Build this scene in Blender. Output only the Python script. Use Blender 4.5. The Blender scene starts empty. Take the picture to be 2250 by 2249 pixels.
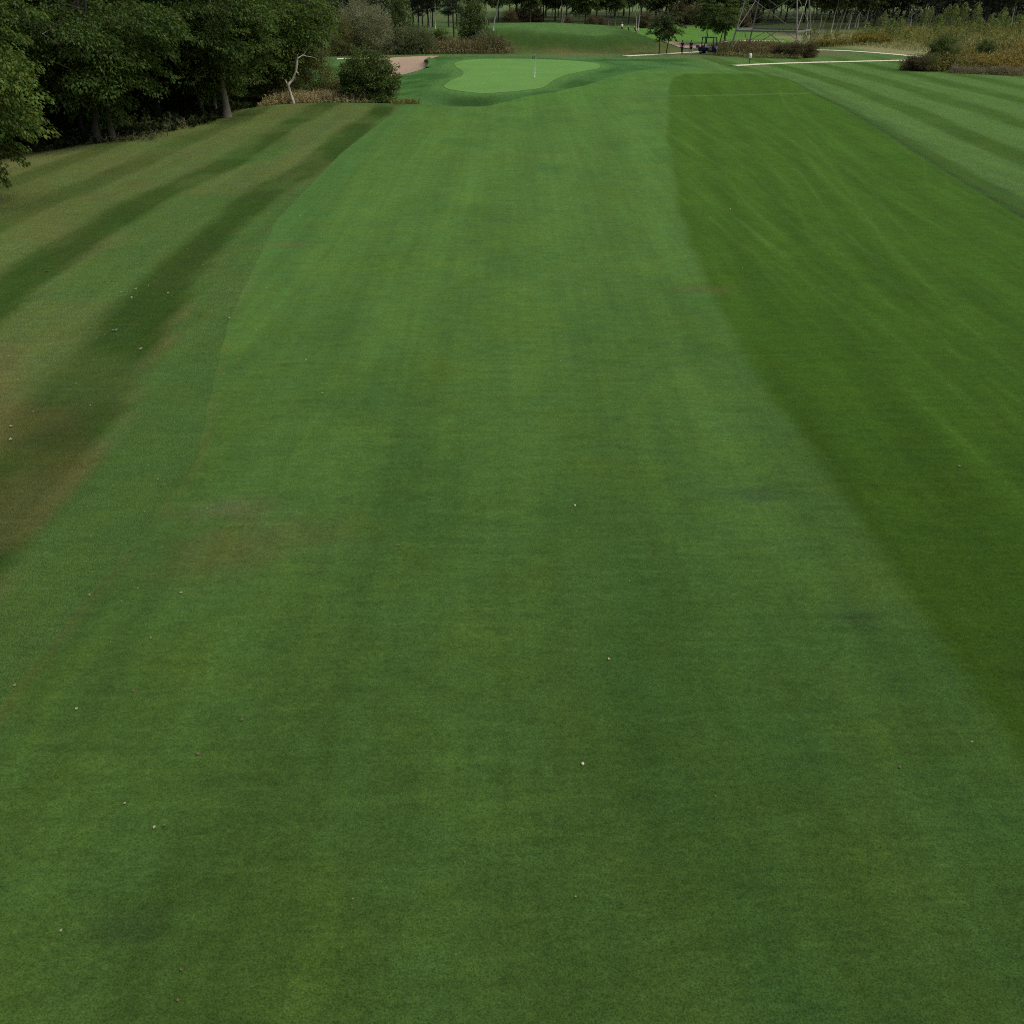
import bpy, bmesh, math, random
import numpy as np
from mathutils import Vector, Matrix

# ------------------------------------------------------------------ camera, sky, sun, exposure
S = bpy.context.scene
COL = S.collection
FPX, CAMH, PITCH = 2080.0, 9.1, math.radians(29.2)
cam_d = bpy.data.cameras.new('camera')
cam_d.sensor_width = 36.0
cam_d.lens = 36.0 * FPX / 2250.0
cam_d.clip_start, cam_d.clip_end = 0.1, 4000.0
cam = bpy.data.objects.new('camera', cam_d)
COL.objects.link(cam)
cam.location = (0, 0, CAMH)
cam.rotation_euler = (math.pi / 2 - PITCH, 0, 0)
S.camera = cam

SUN_EL, SUN_AZ = math.radians(58), math.radians(96)      # azimuth from +Y (view direction) towards +X
W = bpy.data.worlds.new('World')
S.world = W
W.use_nodes = True
wn = W.node_tree
sky = wn.nodes.new('ShaderNodeTexSky')
sky.sky_type = 'NISHITA'
sky.sun_disc = False
sky.sun_elevation = SUN_EL
sky.sun_rotation = SUN_AZ
sky.dust_density = 6.0
sky.air_density = 1.0
sky.ozone_density = .5
wn.links.new(sky.outputs[0], wn.nodes['Background'].inputs[0])
wn.nodes['Background'].inputs[1].default_value = 0.15
sl = bpy.data.lights.new('sun', 'SUN')
sl.energy = 1.2
sl.angle = math.radians(20)
sl.color = (1.0, 0.95, 0.87)
sun = bpy.data.objects.new('sun', sl)
COL.objects.link(sun)
sd = Vector((math.sin(SUN_AZ) * math.cos(SUN_EL), math.cos(SUN_AZ) * math.cos(SUN_EL), math.sin(SUN_EL)))
sun.rotation_euler = sd.to_track_quat('Z', 'Y').to_euler()
S.view_settings.view_transform = 'Standard'
S.view_settings.look = 'None'
S.view_settings.gamma = 1.0
S.view_settings.exposure = -0.12
S.cycles.use_denoising = False
S.cycles.pixel_filter_type = 'BLACKMAN_HARRIS'
S.cycles.filter_width = 1.05
S.cycles.max_bounces = 6
S.cycles.diffuse_bounces = 3
S.cycles.transmission_bounces = 4
S.cycles.transparent_max_bounces = 6

# ------------------------------------------------------------------ small maths
def sstep(a, b, t):
    t = np.clip((np.asarray(t, float) - a) / (b - a), 0, 1)
    return t * t * (3 - 2 * t)

def hash2(ix, iy, seed):
    n = (ix.astype(np.int64) * 374761393 + iy.astype(np.int64) * 668265263 + seed * 974634777) & 0x7fffffff
    n = ((n ^ (n >> 13)) * 1274126177) & 0x7fffffff
    return ((n ^ (n >> 16)) & 0xffff) / 65535.0

def vnoise(x, y, seed=0):
    x = np.asarray(x, float); y = np.asarray(y, float)
    ix, iy = np.floor(x), np.floor(y)
    fx, fy = x - ix, y - iy
    fx = fx * fx * (3 - 2 * fx); fy = fy * fy * (3 - 2 * fy)
    a = hash2(ix, iy, seed); b = hash2(ix + 1, iy, seed)
    c = hash2(ix, iy + 1, seed); d = hash2(ix + 1, iy + 1, seed)
    return (a + (b - a) * fx) * (1 - fy) + (c + (d - c) * fx) * fy

def fbm(x, y, seed=0, o=3):
    s, a, t = 0, 1.0, 0
    for i in range(o):
        s = s + a * vnoise(x * 2 ** i, y * 2 ** i, seed + i * 17); t += a; a *= 0.5
    return s / t

def sd_poly(x, y, poly, reach=32.0):
    """signed distance (negative inside) of points to a closed outline; beyond reach only roughly"""
    P = np.asarray(poly, float); Q = np.roll(P, -1, 0)
    x = np.asarray(x, float); y = np.asarray(y, float)
    out = np.full(x.shape, reach)
    lo, hi = P.min(0) - reach, P.max(0) + reach
    m = (x > lo[0]) & (x < hi[0]) & (y > lo[1]) & (y < hi[1])
    if not m.any():
        return out
    px, py = x[m][:, None], y[m][:, None]
    res = []
    ex, ey = (Q - P)[:, 0][None], (Q - P)[:, 1][None]
    den = ex * ex + ey * ey + 1e-12
    for c in range(0, len(px), 20000):
        dx, dy = px[c:c + 20000] - P[:, 0][None], py[c:c + 20000] - P[:, 1][None]
        t = np.minimum(np.maximum((dx * ex + dy * ey) / den, 0), 1)
        d = np.sqrt(((dx - t * ex) ** 2 + (dy - t * ey) ** 2).min(1))
        yy = py[c:c + 20000]
        cr = ((P[:, 1][None] > yy) != (Q[:, 1][None] > yy)) & (dx < ex * dy / np.where(ey == 0, 1e-9, ey))
        res.append(np.where(cr.sum(1) % 2 == 1, -d, d))
    out[m] = np.concatenate(res)
    return out

def smooth_closed(P, k=6):
    P = [Vector((a, b, 0)) for a, b in P]; n = len(P); out = []
    for i in range(n):
        p0, p1, p2, p3 = P[i - 1], P[i], P[(i + 1) % n], P[(i + 2) % n]
        for j in range(k):
            t = j / k
            v = 0.5 * ((2 * p1) + (p2 - p0) * t + (2 * p0 - 5 * p1 + 4 * p2 - p3) * t * t + (3 * p1 - p0 - 3 * p2 + p3) * t ** 3)
            out.append((v.x, v.y))
    return out

# survey: a bearing/depression read off the photograph gives a spot on the terrain (metres, world space)
def flat(u, v, z=0.0):
    x = (u - 1125) / FPX; y = (v - 1124.5) / FPX
    dy = math.cos(PITCH) - y * math.sin(PITCH); dz = -math.sin(PITCH) - y * math.cos(PITCH)
    t = (z - CAMH) / dz
    return x * t, dy * t

GREEN_C = (1.0, 120.0)
_z = lambda l: [(700 + a / 2.415, 90 + b / 2.415) for a, b in l]
GREEN = smooth_closed([flat(u, v, .35) for u, v in _z([(665, 245), (720, 265), (850, 278), (960, 277), (1080, 268), (1190, 250), (1240, 215), (1310, 185), (1400, 165), (1490, 145), (1470, 120), (1330, 105), (1160, 97), (980, 94), (820, 98), (728, 113), (730, 138), (765, 162), (760, 188), (700, 214)])], 4)
BUNK1 = smooth_closed([flat(u, v) for u, v in [(822, 131), (862, 126), (905, 124), (965, 122.5), (935, 131), (944, 139), (942, 146), (915, 154), (880, 158.5), (845, 157), (822, 146)]], 5)
BUNK2 = smooth_closed([flat(u, v) for u, v in [(1450, 92.5), (1480, 93), (1515, 95), (1548, 99), (1566, 105), (1540, 108), (1502, 106), (1478, 100)]], 5)
BERM = [(-3.5, 163), (3, 160.5), (10, 160), (17, 160), (21, 165), (23, 180), (22, 200), (10, 216), (-8, 214), (-10, 190), (-7, 172)]

def terrain(x, y):
    x = np.asarray(x, float); y = np.asarray(y, float)
    z = 0.22 * (fbm(x / 23, y / 23, 5, 2) - .5) * sstep(20, 60, y)
    z = z + .35 * (1 - sstep(0, 7, sd_poly(x, y, GREEN)))
    z = z - .55 * np.exp(-(((x + 3.6) / 3.0) ** 2 + ((y - 89.5) / 2.6) ** 2))             # grassy hollow before the green
    z = z + .55 * np.exp(-(((x + 15) / 7.5) ** 2 + ((y - 83.0) / 4.0) ** 2))              # rough crest by the round bush
    z = z + 2.2 * (1 - sstep(-5.5, 5.0, sd_poly(x, y, BERM)))                            # raised far green
    z = z + .7 * np.exp(-(((x - 2) / 6) ** 2 + ((y - 172) / 7) ** 2)) - .35 * np.exp(-(((x - 13) / 4) ** 2 + ((y - 168) / 6) ** 2))
    z = z - .40 * (1 - sstep(-1.0, .2, sd_poly(x, y, BUNK1))) - .3 * (1 - sstep(-1, .2, sd_poly(x, y, BUNK2)))
    z = z + .30 * np.exp(-(((x + 9.3) / 1.6) ** 2 + ((y - 137) / 5.0) ** 2))              # bunker lip
    z = z + .25 * np.exp(-(((x - 23) / 7) ** 2 + ((y - 107) / 7) ** 2))                  # fairway rise
    z = z - .8 * sstep(0, 10, (-24.5 + (y - 64) * .27) - x) * sstep(40, 60, y) * (1 - sstep(120, 150, y))
    z = z + 1.2 * sstep(240, 420, y)
    return z

def tz(x, y):
    return float(terrain(np.array([x]), np.array([y]))[0])

def G(u, v):
    z = 0.0
    for _ in range(6):
        x, y = flat(u, v, z)
        z = .5 * z + .5 * tz(x, y)
    return x, y

def GP(u, v):
    x, y = G(u, v)
    return Vector((x, y, tz(x, y)))

def screen_u(p):
    zc = p[1] * math.cos(PITCH) - (p[2] - CAMH) * math.sin(PITCH)
    return 1125 + FPX * p[0] / max(zc, .1)

# ------------------------------------------------------------------ object helpers
def link(o, parent=None):
    COL.objects.link(o)
    if parent is not None:
        o.parent = parent
    return o

def tag(o, label=None, cat=None, group=None, kind=None):
    for k, v in (('label', label), ('category', cat), ('group', group), ('kind', kind)):
        if v:
            o[k] = v
    return o

def empty(name, loc=(0, 0, 0), rz=0.0):
    o = bpy.data.objects.new(name, None)
    o.empty_display_size = .3
    o.location = loc; o.rotation_euler = (0, 0, rz)
    return link(o)

def mesh_np(name, V, F, mat, tint=None, smooth=False, extra=None):
    V = np.ascontiguousarray(V, np.float32); F = np.ascontiguousarray(F, np.int32)
    me = bpy.data.meshes.new(name)
    n, k = F.shape
    me.vertices.add(len(V)); me.vertices.foreach_set('co', V.ravel())
    me.loops.add(n * k); me.loops.foreach_set('vertex_index', F.ravel())
    me.polygons.add(n)
    me.polygons.foreach_set('loop_start', np.arange(0, n * k, k, dtype=np.int32))
    me.polygons.foreach_set('loop_total', np.full(n, k, np.int32))
    if smooth:
        me.polygons.foreach_set('use_smooth', np.ones(n, bool))
    if tint is not None:
        a = me.attributes.new('tint', 'FLOAT_COLOR', 'POINT')
        c = np.ones((len(V), 4), np.float32); c[:, :3] = tint
        a.data.foreach_set('color', c.ravel())
    for nm, arr in (extra or {}).items():
        a = me.attributes.new(nm, 'FLOAT', 'POINT')
        a.data.foreach_set('value', np.ascontiguousarray(arr, np.float32))
    me.update(calc_edges=True)
    me.materials.append(mat)
    return me

def obj(name, me, parent=None, loc=None):
    o = bpy.data.objects.new(name, me)
    link(o, parent)
    if loc is not None:
        o.location = loc
    return o

class MB:
    """collects quads of tubes, boxes and lathes into one mesh"""
    def __init__(s):
        s.V, s.F, s.n = [], [], 0
    def add(s, V, F):
        s.V.append(np.asarray(V, float)); s.F.append(np.asarray(F, int) + s.n); s.n += len(V)
    def tube(s, pts, rad, sides=6, cap=True):
        pts = [Vector(p) for p in pts]
        if not hasattr(rad, '__len__'):
            rad = [rad] * len(pts)
        V = []; F = []
        ref = Vector((.3, .9, .2))
        for i, p in enumerate(pts):
            d = (pts[min(i + 1, len(pts) - 1)] - pts[max(i - 1, 0)])
            d = d.normalized() if d.length > 1e-9 else Vector((0, 0, 1))
            if abs(d.dot(ref)) > .95:
                ref = Vector((.9, -.2, .3))
            a = d.cross(ref).normalized(); b = d.cross(a)
            for j in range(sides):
                t = 2 * math.pi * j / sides
                V.append(p + (a * math.cos(t) + b * math.sin(t)) * rad[i])
        for i in range(len(pts) - 1):
            for j in range(sides):
                j2 = (j + 1) % sides
                F.append((i * sides + j, i * sides + j2, (i + 1) * sides + j2, (i + 1) * sides + j))
        if cap:
            for base, r in ((0, 1), ((len(pts) - 1) * sides, 0)):
                c = len(V); V.append(pts[0] if r else pts[-1])
                for j in range(0, sides):
                    j2 = (j + 1) % sides
                    F.append((c, base + j, base + j2, base + j2) if r else (c, base + j2, base + j, base + j))
        s.add(V, F)
        return s
    def box(s, c, size, rot=None, taper=(1, 1)):
        hx, hy, hz = size[0] / 2, size[1] / 2, size[2] / 2
        V = []
        for sz in (-1, 1):
            tx, ty = (taper if sz > 0 else (1, 1))
            for sx, sy in ((-1, -1), (1, -1), (1, 1), (-1, 1)):
                v = Vector((sx * hx * tx, sy * hy * ty, sz * hz))
                if rot is not None:
                    v = rot @ v
                V.append(v + Vector(c))
        s.add(V, [(0, 3, 2, 1), (4, 5, 6, 7), (0, 1, 5, 4), (1, 2, 6, 5), (2, 3, 7, 6), (3, 0, 4, 7)])
        return s
    def bar(s, a, b, w, h=None):
        a = Vector(a); b = Vector(b); d = b - a; h = h or w
        q = d.to_track_quat('Z', 'Y').to_matrix()
        return s.box((a + b) / 2, (w, h, d.length), q)
    def lathe(s, prof, sides=12, c=(0, 0, 0), axis='Z'):
        V = []; F = []
        for r, z in prof:
            for j in range(sides):
                t = 2 * math.pi * j / sides
                v = (r * math.cos(t), r * math.sin(t), z)
                if axis == 'Y':
                    v = (v[0], v[2], v[1])
                V.append(Vector(v) + Vector(c))
        for i in range(len(prof) - 1):
            for j in range(sides):
                j2 = (j + 1) % sides
                F.append((i * sides + j, i * sides + j2, (i + 1) * sides + j2, (i + 1) * sides + j))
        s.add(V, F)
        return s
    def mesh(s, name, mat, smooth=False, tint=None):
        F = np.concatenate(s.F); V = np.concatenate(s.V)
        me = bpy.data.meshes.new(name)
        faces = [tuple(dict.fromkeys(f)) for f in F.tolist()]
        me.from_pydata([tuple(v) for v in V], [], faces)
        if smooth:
            me.polygons.foreach_set('use_smooth', np.ones(len(me.polygons), bool))
        me.materials.append(mat)
        me.update()
        return me
    def build(s, name, mat, parent=None, smooth=False, bevel=0.0):
        o = obj(name, s.mesh(name, mat, smooth), parent)
        if bevel:
            m = o.modifiers.new('bevel', 'BEVEL'); m.width = bevel; m.segments = 2; m.limit_method = 'ANGLE'
        return o

# ------------------------------------------------------------------ materials
def new_mat(name):
    m = bpy.data.materials.new(name); m.use_nodes = True
    nt = m.node_tree
    for n in list(nt.nodes):
        nt.nodes.remove(n)
    out = nt.nodes.new('ShaderNodeOutputMaterial')
    return m, nt, out

def N(nt, typ, **kw):
    n = nt.nodes.new(typ)
    for k, v in kw.items():
        if k.startswith('i_'):
            key = k[2:]
            n.inputs[int(key) if key.isdigit() else key.replace('_', ' ')].default_value = v
        else:
            setattr(n, k, v)
    return n

def math_n(nt, op, a, b=None, c=None, clamp=False):
    n = nt.nodes.new('ShaderNodeMath'); n.operation = op; n.use_clamp = clamp
    for i, v in enumerate((a, b, c)):
        if v is None:
            continue
        if isinstance(v, (int, float)):
            n.inputs[i].default_value = v
        else:
            nt.links.new(v, n.inputs[i])
    return n.outputs[0]

def noise_n(nt, vec, scale, detail=2.0, rough=.5, dist=0.0):
    n = N(nt, 'ShaderNodeTexNoise')
    n.inputs['Scale'].default_value = scale; n.inputs['Detail'].default_value = detail
    n.inputs['Roughness'].default_value = rough; n.inputs['Distortion'].default_value = dist
    nt.links.new(vec, n.inputs['Vector'])
    return n.outputs[0]

def stretch(nt, vec, sx, sy, sz=1.0, rz=0.0):
    n = N(nt, 'ShaderNodeMapping')
    n.inputs['Scale'].default_value = (sx, sy, sz); n.inputs['Rotation'].default_value = (0, 0, rz)
    nt.links.new(vec, n.inputs['Vector'])
    return n.outputs[0]

def mixc(nt, fac, a, b, mode='MIX'):
    n = N(nt, 'ShaderNodeMix', data_type='RGBA', blend_type=mode)
    for i, v in ((0, fac), (6, a), (7, b)):
        if isinstance(v, (int, float)):
            n.inputs[i].default_value = v
        elif isinstance(v, tuple):
            n.inputs[i].default_value = v if len(v) == 4 else v + (1,)
        else:
            nt.links.new(v, n.inputs[i])
    return n.outputs[2]

def scale_col(nt, col, fac):
    n = N(nt, 'ShaderNodeVectorMath', operation='SCALE')
    nt.links.new(col, n.inputs[0])
    if isinstance(fac, (int, float)):
        n.inputs['Scale'].default_value = fac
    else:
        nt.links.new(fac, n.inputs['Scale'])
    return n.outputs[0]

def turf_material(name, fine=1.0, streak=1.0, bump=.5, instanced=False, tracks=0.0, sheen=.72, shk=5.0, basek=.63):
    m, nt, out = new_mat(name)
    L = nt.links.new
    at = N(nt, 'ShaderNodeAttribute', attribute_name='tint')
    if instanced:
        at.attribute_type = 'INSTANCER'
    pos = N(nt, 'ShaderNodeNewGeometry').outputs['Position']
    f = None
    def acc(f, n, amp):
        t = math_n(nt, 'MAXIMUM', math_n(nt, 'MULTIPLY_ADD', n, 3.4 * amp, 1 - 1.7 * amp), .15)
        return t if f is None else math_n(nt, 'MULTIPLY', f, t)
    f = acc(f, noise_n(nt, stretch(nt, pos, 1, .6), .33, 3), .10)
    f = acc(f, noise_n(nt, stretch(nt, pos, .9, 1), 2.6, 4, .7), .13 * streak)
    f = acc(f, noise_n(nt, stretch(nt, pos, 1, .8), .95, 4, .65), .09 * streak)
    rip = noise_n(nt, stretch(nt, pos, .20, 1), 4.9, 2, .5, .5)                    # cross ripples left by the mower
    f = acc(f, rip, .13 * streak)
    f = acc(f, noise_n(nt, stretch(nt, pos, 1.1, .03, 1, math.radians(-3)), 1.0, 2, .55), .11 * streak)   # faint lengthwise mower passes
    f = acc(f, noise_n(nt, stretch(nt, pos, .6, 1), 13.0, 3, .7), .26 * streak)
    f = acc(f, noise_n(nt, pos, 46.0, 3, .75), .72 * fine)
    v = N(nt, 'ShaderNodeTexVoronoi'); v.inputs['Scale'].default_value = 24.0
    nt.links.new(pos, v.inputs['Vector'])
    gap = math_n(nt, 'MULTIPLY_ADD', v.outputs['Distance'], -3.2, 1.25, clamp=True)  # dark gaps between tufts
    f = math_n(nt, 'MULTIPLY', f, math_n(nt, 'MULTIPLY_ADD', gap, -.34 * fine, 1.0))
    if tracks:
        tr = noise_n(nt, stretch(nt, pos, 1.35, .045, 1, math.radians(4)), 1.0, 2, .5, .3)
        tr = math_n(nt, 'ABSOLUTE', math_n(nt, 'SUBTRACT', tr, .5))
        tr = math_n(nt, 'SUBTRACT', 1.0, math_n(nt, 'MULTIPLY', tr, 9.0), clamp=True)
        f = math_n(nt, 'MULTIPLY', f, math_n(nt, 'MULTIPLY_ADD', tr, tracks, 1 - tracks * .25))
    mot = math_n(nt, 'MULTIPLY_ADD', noise_n(nt, stretch(nt, pos, .8, 1), 1.7, 6, .72), 7.0, -3.9, clamp=True)   # small ragged darker mottles
    f = math_n(nt, 'MULTIPLY', f, math_n(nt, 'MULTIPLY_ADD', mot, -.17 * streak, 1.0))
    hue = noise_n(nt, stretch(nt, pos, 1, .7), .8, 4, .6)
    hue = math_n(nt, 'MULTIPLY_ADD', hue, 2.6, -1.0, clamp=True)
    yel = mixc(nt, 1.0, at.outputs['Color'], (1.08, 1.0, .84), 'MULTIPLY')
    blu = mixc(nt, 1.0, at.outputs['Color'], (.95, .98, 1.02), 'MULTIPLY')
    c = mixc(nt, hue, blu, yel)
    # scattered dry straw and dark thatch flecks
    dry = math_n(nt, 'MULTIPLY_ADD', noise_n(nt, pos, 65.0, 2, .6), 9.0, -6.1, clamp=True)
    c = mixc(nt, math_n(nt, 'MULTIPLY', dry, .35 * fine), c, (.20, .17, .07))
    c = scale_col(nt, c, f)
    shc = scale_col(nt, c, shk)
    c = scale_col(nt, c, basek)
    b = N(nt, 'ShaderNodeBsdfPrincipled')
    b.inputs['Roughness'].default_value = .95
    b.inputs['Specular IOR Level'].default_value = .04
    b.inputs['Sheen Weight'].default_value = sheen
    b.inputs['Sheen Roughness'].default_value = .45
    L(shc, b.inputs['Sheen Tint'])
    L(c, b.inputs['Base Color'])
    if not instanced:
        bp = N(nt, 'ShaderNodeBump'); bp.inputs['Strength'].default_value = bump; bp.inputs['Distance'].default_value = .03
        L(noise_n(nt, pos, 30.0, 4, .7), bp.inputs['Height']); L(bp.outputs[0], b.inputs['Normal'])
        L(b.outputs[0], out.inputs[0])
    else:
        tr = N(nt, 'ShaderNodeBsdfTranslucent'); L(scale_col(nt, c, 1.2), tr.inputs[0])
        mx = N(nt, 'ShaderNodeMixShader'); mx.inputs[0].default_value = .25
        L(b.outputs[0], mx.inputs[1]); L(tr.outputs[0], mx.inputs[2]); L(mx.outputs[0], out.inputs[0])
    return m

def leaf_material(name, trans=.30, rough=.6, spec=.12):
    m, nt, out = new_mat(name)
    at = N(nt, 'ShaderNodeAttribute', attribute_name='tint')
    b = N(nt, 'ShaderNodeBsdfPrincipled'); b.inputs['Roughness'].default_value = rough
    b.inputs['Specular IOR Level'].default_value = spec
    nt.links.new(at.outputs['Color'], b.inputs['Base Color'])
    tr = N(nt, 'ShaderNodeBsdfTranslucent')
    nt.links.new(mixc(nt, 1.0, at.outputs['Color'], (1.25, 1.2, .6), 'MULTIPLY'), tr.inputs[0])
    mx = N(nt, 'ShaderNodeMixShader'); mx.inputs[0].default_value = trans
    nt.links.new(b.outputs[0], mx.inputs[1]); nt.links.new(tr.outputs[0], mx.inputs[2]); nt.links.new(mx.outputs[0], out.inputs[0])
    return m

def plain(name, col, rough=.6, metal=0.0, var=.25, scale=6.0, bump=0.0, stretchz=1.0):
    m, nt, out = new_mat(name)
    tc = N(nt, 'ShaderNodeTexCoord')
    n = noise_n(nt, stretch(nt, tc.outputs['Object'], 1, 1, stretchz), scale, 4, .6)
    c = mixc(nt, n, tuple(v * (1 - var) for v in col) + (1,), tuple(min(1, v * (1 + var)) for v in col) + (1,))
    b = N(nt, 'ShaderNodeBsdfPrincipled'); b.inputs['Roughness'].default_value = rough; b.inputs['Metallic'].default_value = metal
    b.inputs['Specular IOR Level'].default_value = .3
    nt.links.new(c, b.inputs['Base Color'])
    if bump:
        bp = N(nt, 'ShaderNodeBump'); bp.inputs['Strength'].default_value = bump; bp.inputs['Distance'].default_value = .02
        nt.links.new(n, bp.inputs['Height']); nt.links.new(bp.outputs[0], b.inputs['Normal'])
    nt.links.new(b.outputs[0], out.inputs[0])
    return m

def birch_material():
    m, nt, out = new_mat('birch_bark')
    tc = N(nt, 'ShaderNodeTexCoord').outputs['Object']
    n = noise_n(nt, stretch(nt, tc, 2.0, 2.0, 5.0), 1.2, 4, .7)
    k = math_n(nt, 'MULTIPLY_ADD', n, 6.0, -3.3, clamp=True)
    c = mixc(nt, k, (.42, .40, .31), (.06, .05, .04))
    b = N(nt, 'ShaderNodeBsdfPrincipled'); b.inputs['Roughness'].default_value = .8
    nt.links.new(c, b.inputs['Base Color']); nt.links.new(b.outputs[0], out.inputs[0])
    return m

def sand_material():
    m, nt, out = new_mat('bunker_sand')
    pos = N(nt, 'ShaderNodeNewGeometry').outputs['Position']
    n = noise_n(nt, pos, .8, 4, .6); n2 = noise_n(nt, stretch(nt, pos, 1, .4), 9.0, 3, .6)
    c = mixc(nt, n, (.27, .200, .130), (.34, .255, .170))
    c = scale_col(nt, c, math_n(nt, 'MULTIPLY_ADD', n2, .3, .85))
    b = N(nt, 'ShaderNodeBsdfPrincipled'); b.inputs['Roughness'].default_value = .95
    bp = N(nt, 'ShaderNodeBump'); bp.inputs['Strength'].default_value = .4; bp.inputs['Distance'].default_value = .04
    nt.links.new(n2, bp.inputs['Height']); nt.links.new(bp.outputs[0], b.inputs['Normal'])
    nt.links.new(c, b.inputs['Base Color']); nt.links.new(b.outputs[0], out.inputs[0])
    return m

M = {}
M['rough'] = turf_material('rough_turf', 1.35, .9, .8)
M['fairway'] = turf_material('fairway_turf', .9, 1.0, .4, tracks=.07)
M['green'] = turf_material('green_turf', .25, .25, .1)
M['leaf'] = leaf_material('leaf')
M['needle'] = leaf_material('needle', .1, .7, .1)
M['straw'] = leaf_material('straw', .2, .9, .05)
M['bark'] = plain('bark', (.075, .066, .052), .9, 0, .45, 5, .8, .25)
M['bark_pale'] = plain('pale_bark', (.190, .172, .130), .9, 0, .4, 4, .6, .3)
M['bark_dark'] = plain('dark_bark', (.045, .038, .032), .95, 0, .4, 5, .6, .3)
M['bark_grey'] = plain('grey_dead_wood', (.15, .146, .132), .9, 0, .3, 5)
M['birch'] = birch_material()
M['sand'] = sand_material()
M['path'] = plain('path_gravel', (.55, .54, .38), .95, 0, .2, .9)
M['steel'] = plain('weathered_steel', (.20, .19, .165), .7, .1, .25, 1.2)
M['white'] = plain('white_paint', (.78, .78, .74), .5, 0, .04)
M['black'] = plain('black_plastic', (.016, .016, .018), .5, 0, .2)
M['navy'] = plain('navy_paint', (.016, .019, .045), .35, 0, .1)
M['seat'] = plain('seat_vinyl', (.30, .30, .29), .6, 0, .1)
M['rubber'] = plain('rubber', (.02, .02, .02), .9, 0, .2)
M['rim'] = plain('wheel_rim', (.45, .45, .45), .4, .5, .1)
M['skin'] = plain('skin', (.42, .25, .18), .6, 0, .06)
M['hair'] = plain('hair', (.03, .02, .015), .7, 0, .2)
M['cloth_black'] = plain('black_cloth', (.020, .016, .018), .9, 0, .2)
M['cloth_maroon'] = plain('maroon_cloth', (.055, .015, .025), .9, 0, .2)
M['cloth_white'] = plain('white_cloth', (.70, .72, .66), .9, 0, .06)
M['cloth_pink'] = plain('pale_pink_cloth', (.50, .36, .36), .9, 0, .1)
M['cloth_grey'] = plain('grey_cloth', (.12, .12, .13), .9, 0, .1)
M['flag'] = plain('flag_cloth', (.14, .24, .22), .8, 0, .2)
M['ball'] = plain('ball_cover', (.52, .52, .39), .35, 0, .02)
M['dry_leaf'] = plain('dry_leaf', (.40, .34, .22), .8, 0, .3)
M['brown_leaf'] = plain('brown_leaf', (.125, .085, .048), .8, 0, .3)
M['pale_leaf'] = plain('pale_leaf', (.25, .25, .17), .8, 0, .2)

# ------------------------------------------------------------------ ground colours (turf kinds, mowing, wear)
FWL = np.array([(2, -7.3), (11, -7.4), (12.9, -7.3), (15.8, -7.0), (18.6, -6.9), (22.6, -7.7), (28.6, -8.8), (42.9, -10.4), (60.6, -10.4), (74, -9.8), (82.7, -8.9), (86, -5.5), (90, 0), (95, 4), (102, 7), (112, 10.5), (122, 15), (129, 20)])
FWR = np.array([(2, 20.2), (30, 21.6), (43, 22.6), (62.4, 24.8), (86, 27.7), (112, 29.3), (120, 28.6), (126, 25), (129, 20.6)])
HALF = np.array([(2, 6.9), (10, 6.8), (15.8, 6.75), (24.6, 6.5), (31.6, 6.7), (43, 7.5), (68.4, 10.5), (99.3, 15.1), (112, 17.3), (119, 20)])
STRL = np.array([(2, -8.0), (14, -8.6), (21.4, -9.6), (24.7, -10.1), (27.8, -10.4), (34, -11), (46.8, -10.8), (58.3, -9.9), (75, -9.6), (86, -8.3), (120, -8)])
ip = lambda T, y: np.interp(y, T[:, 0], T[:, 1])

def mix3(a, b, t):
    return a + (b - a) * np.asarray(t)[:, None]

def c3(*v):
    return np.array(v, float)[None, :]

C_LIGHT = c3(.059, .122, .0245)
C_DARK = c3(.036, .083, .0090)
C_GREEN = c3(.095, .195, .046)
C_FIRST = c3(.051, .102, .0225)
C_RLIGHT = c3(.070, .104, .027)
C_RDARK = c3(.026, .055, .009)
C_BROWN = c3(.092, .086, .029)

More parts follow.
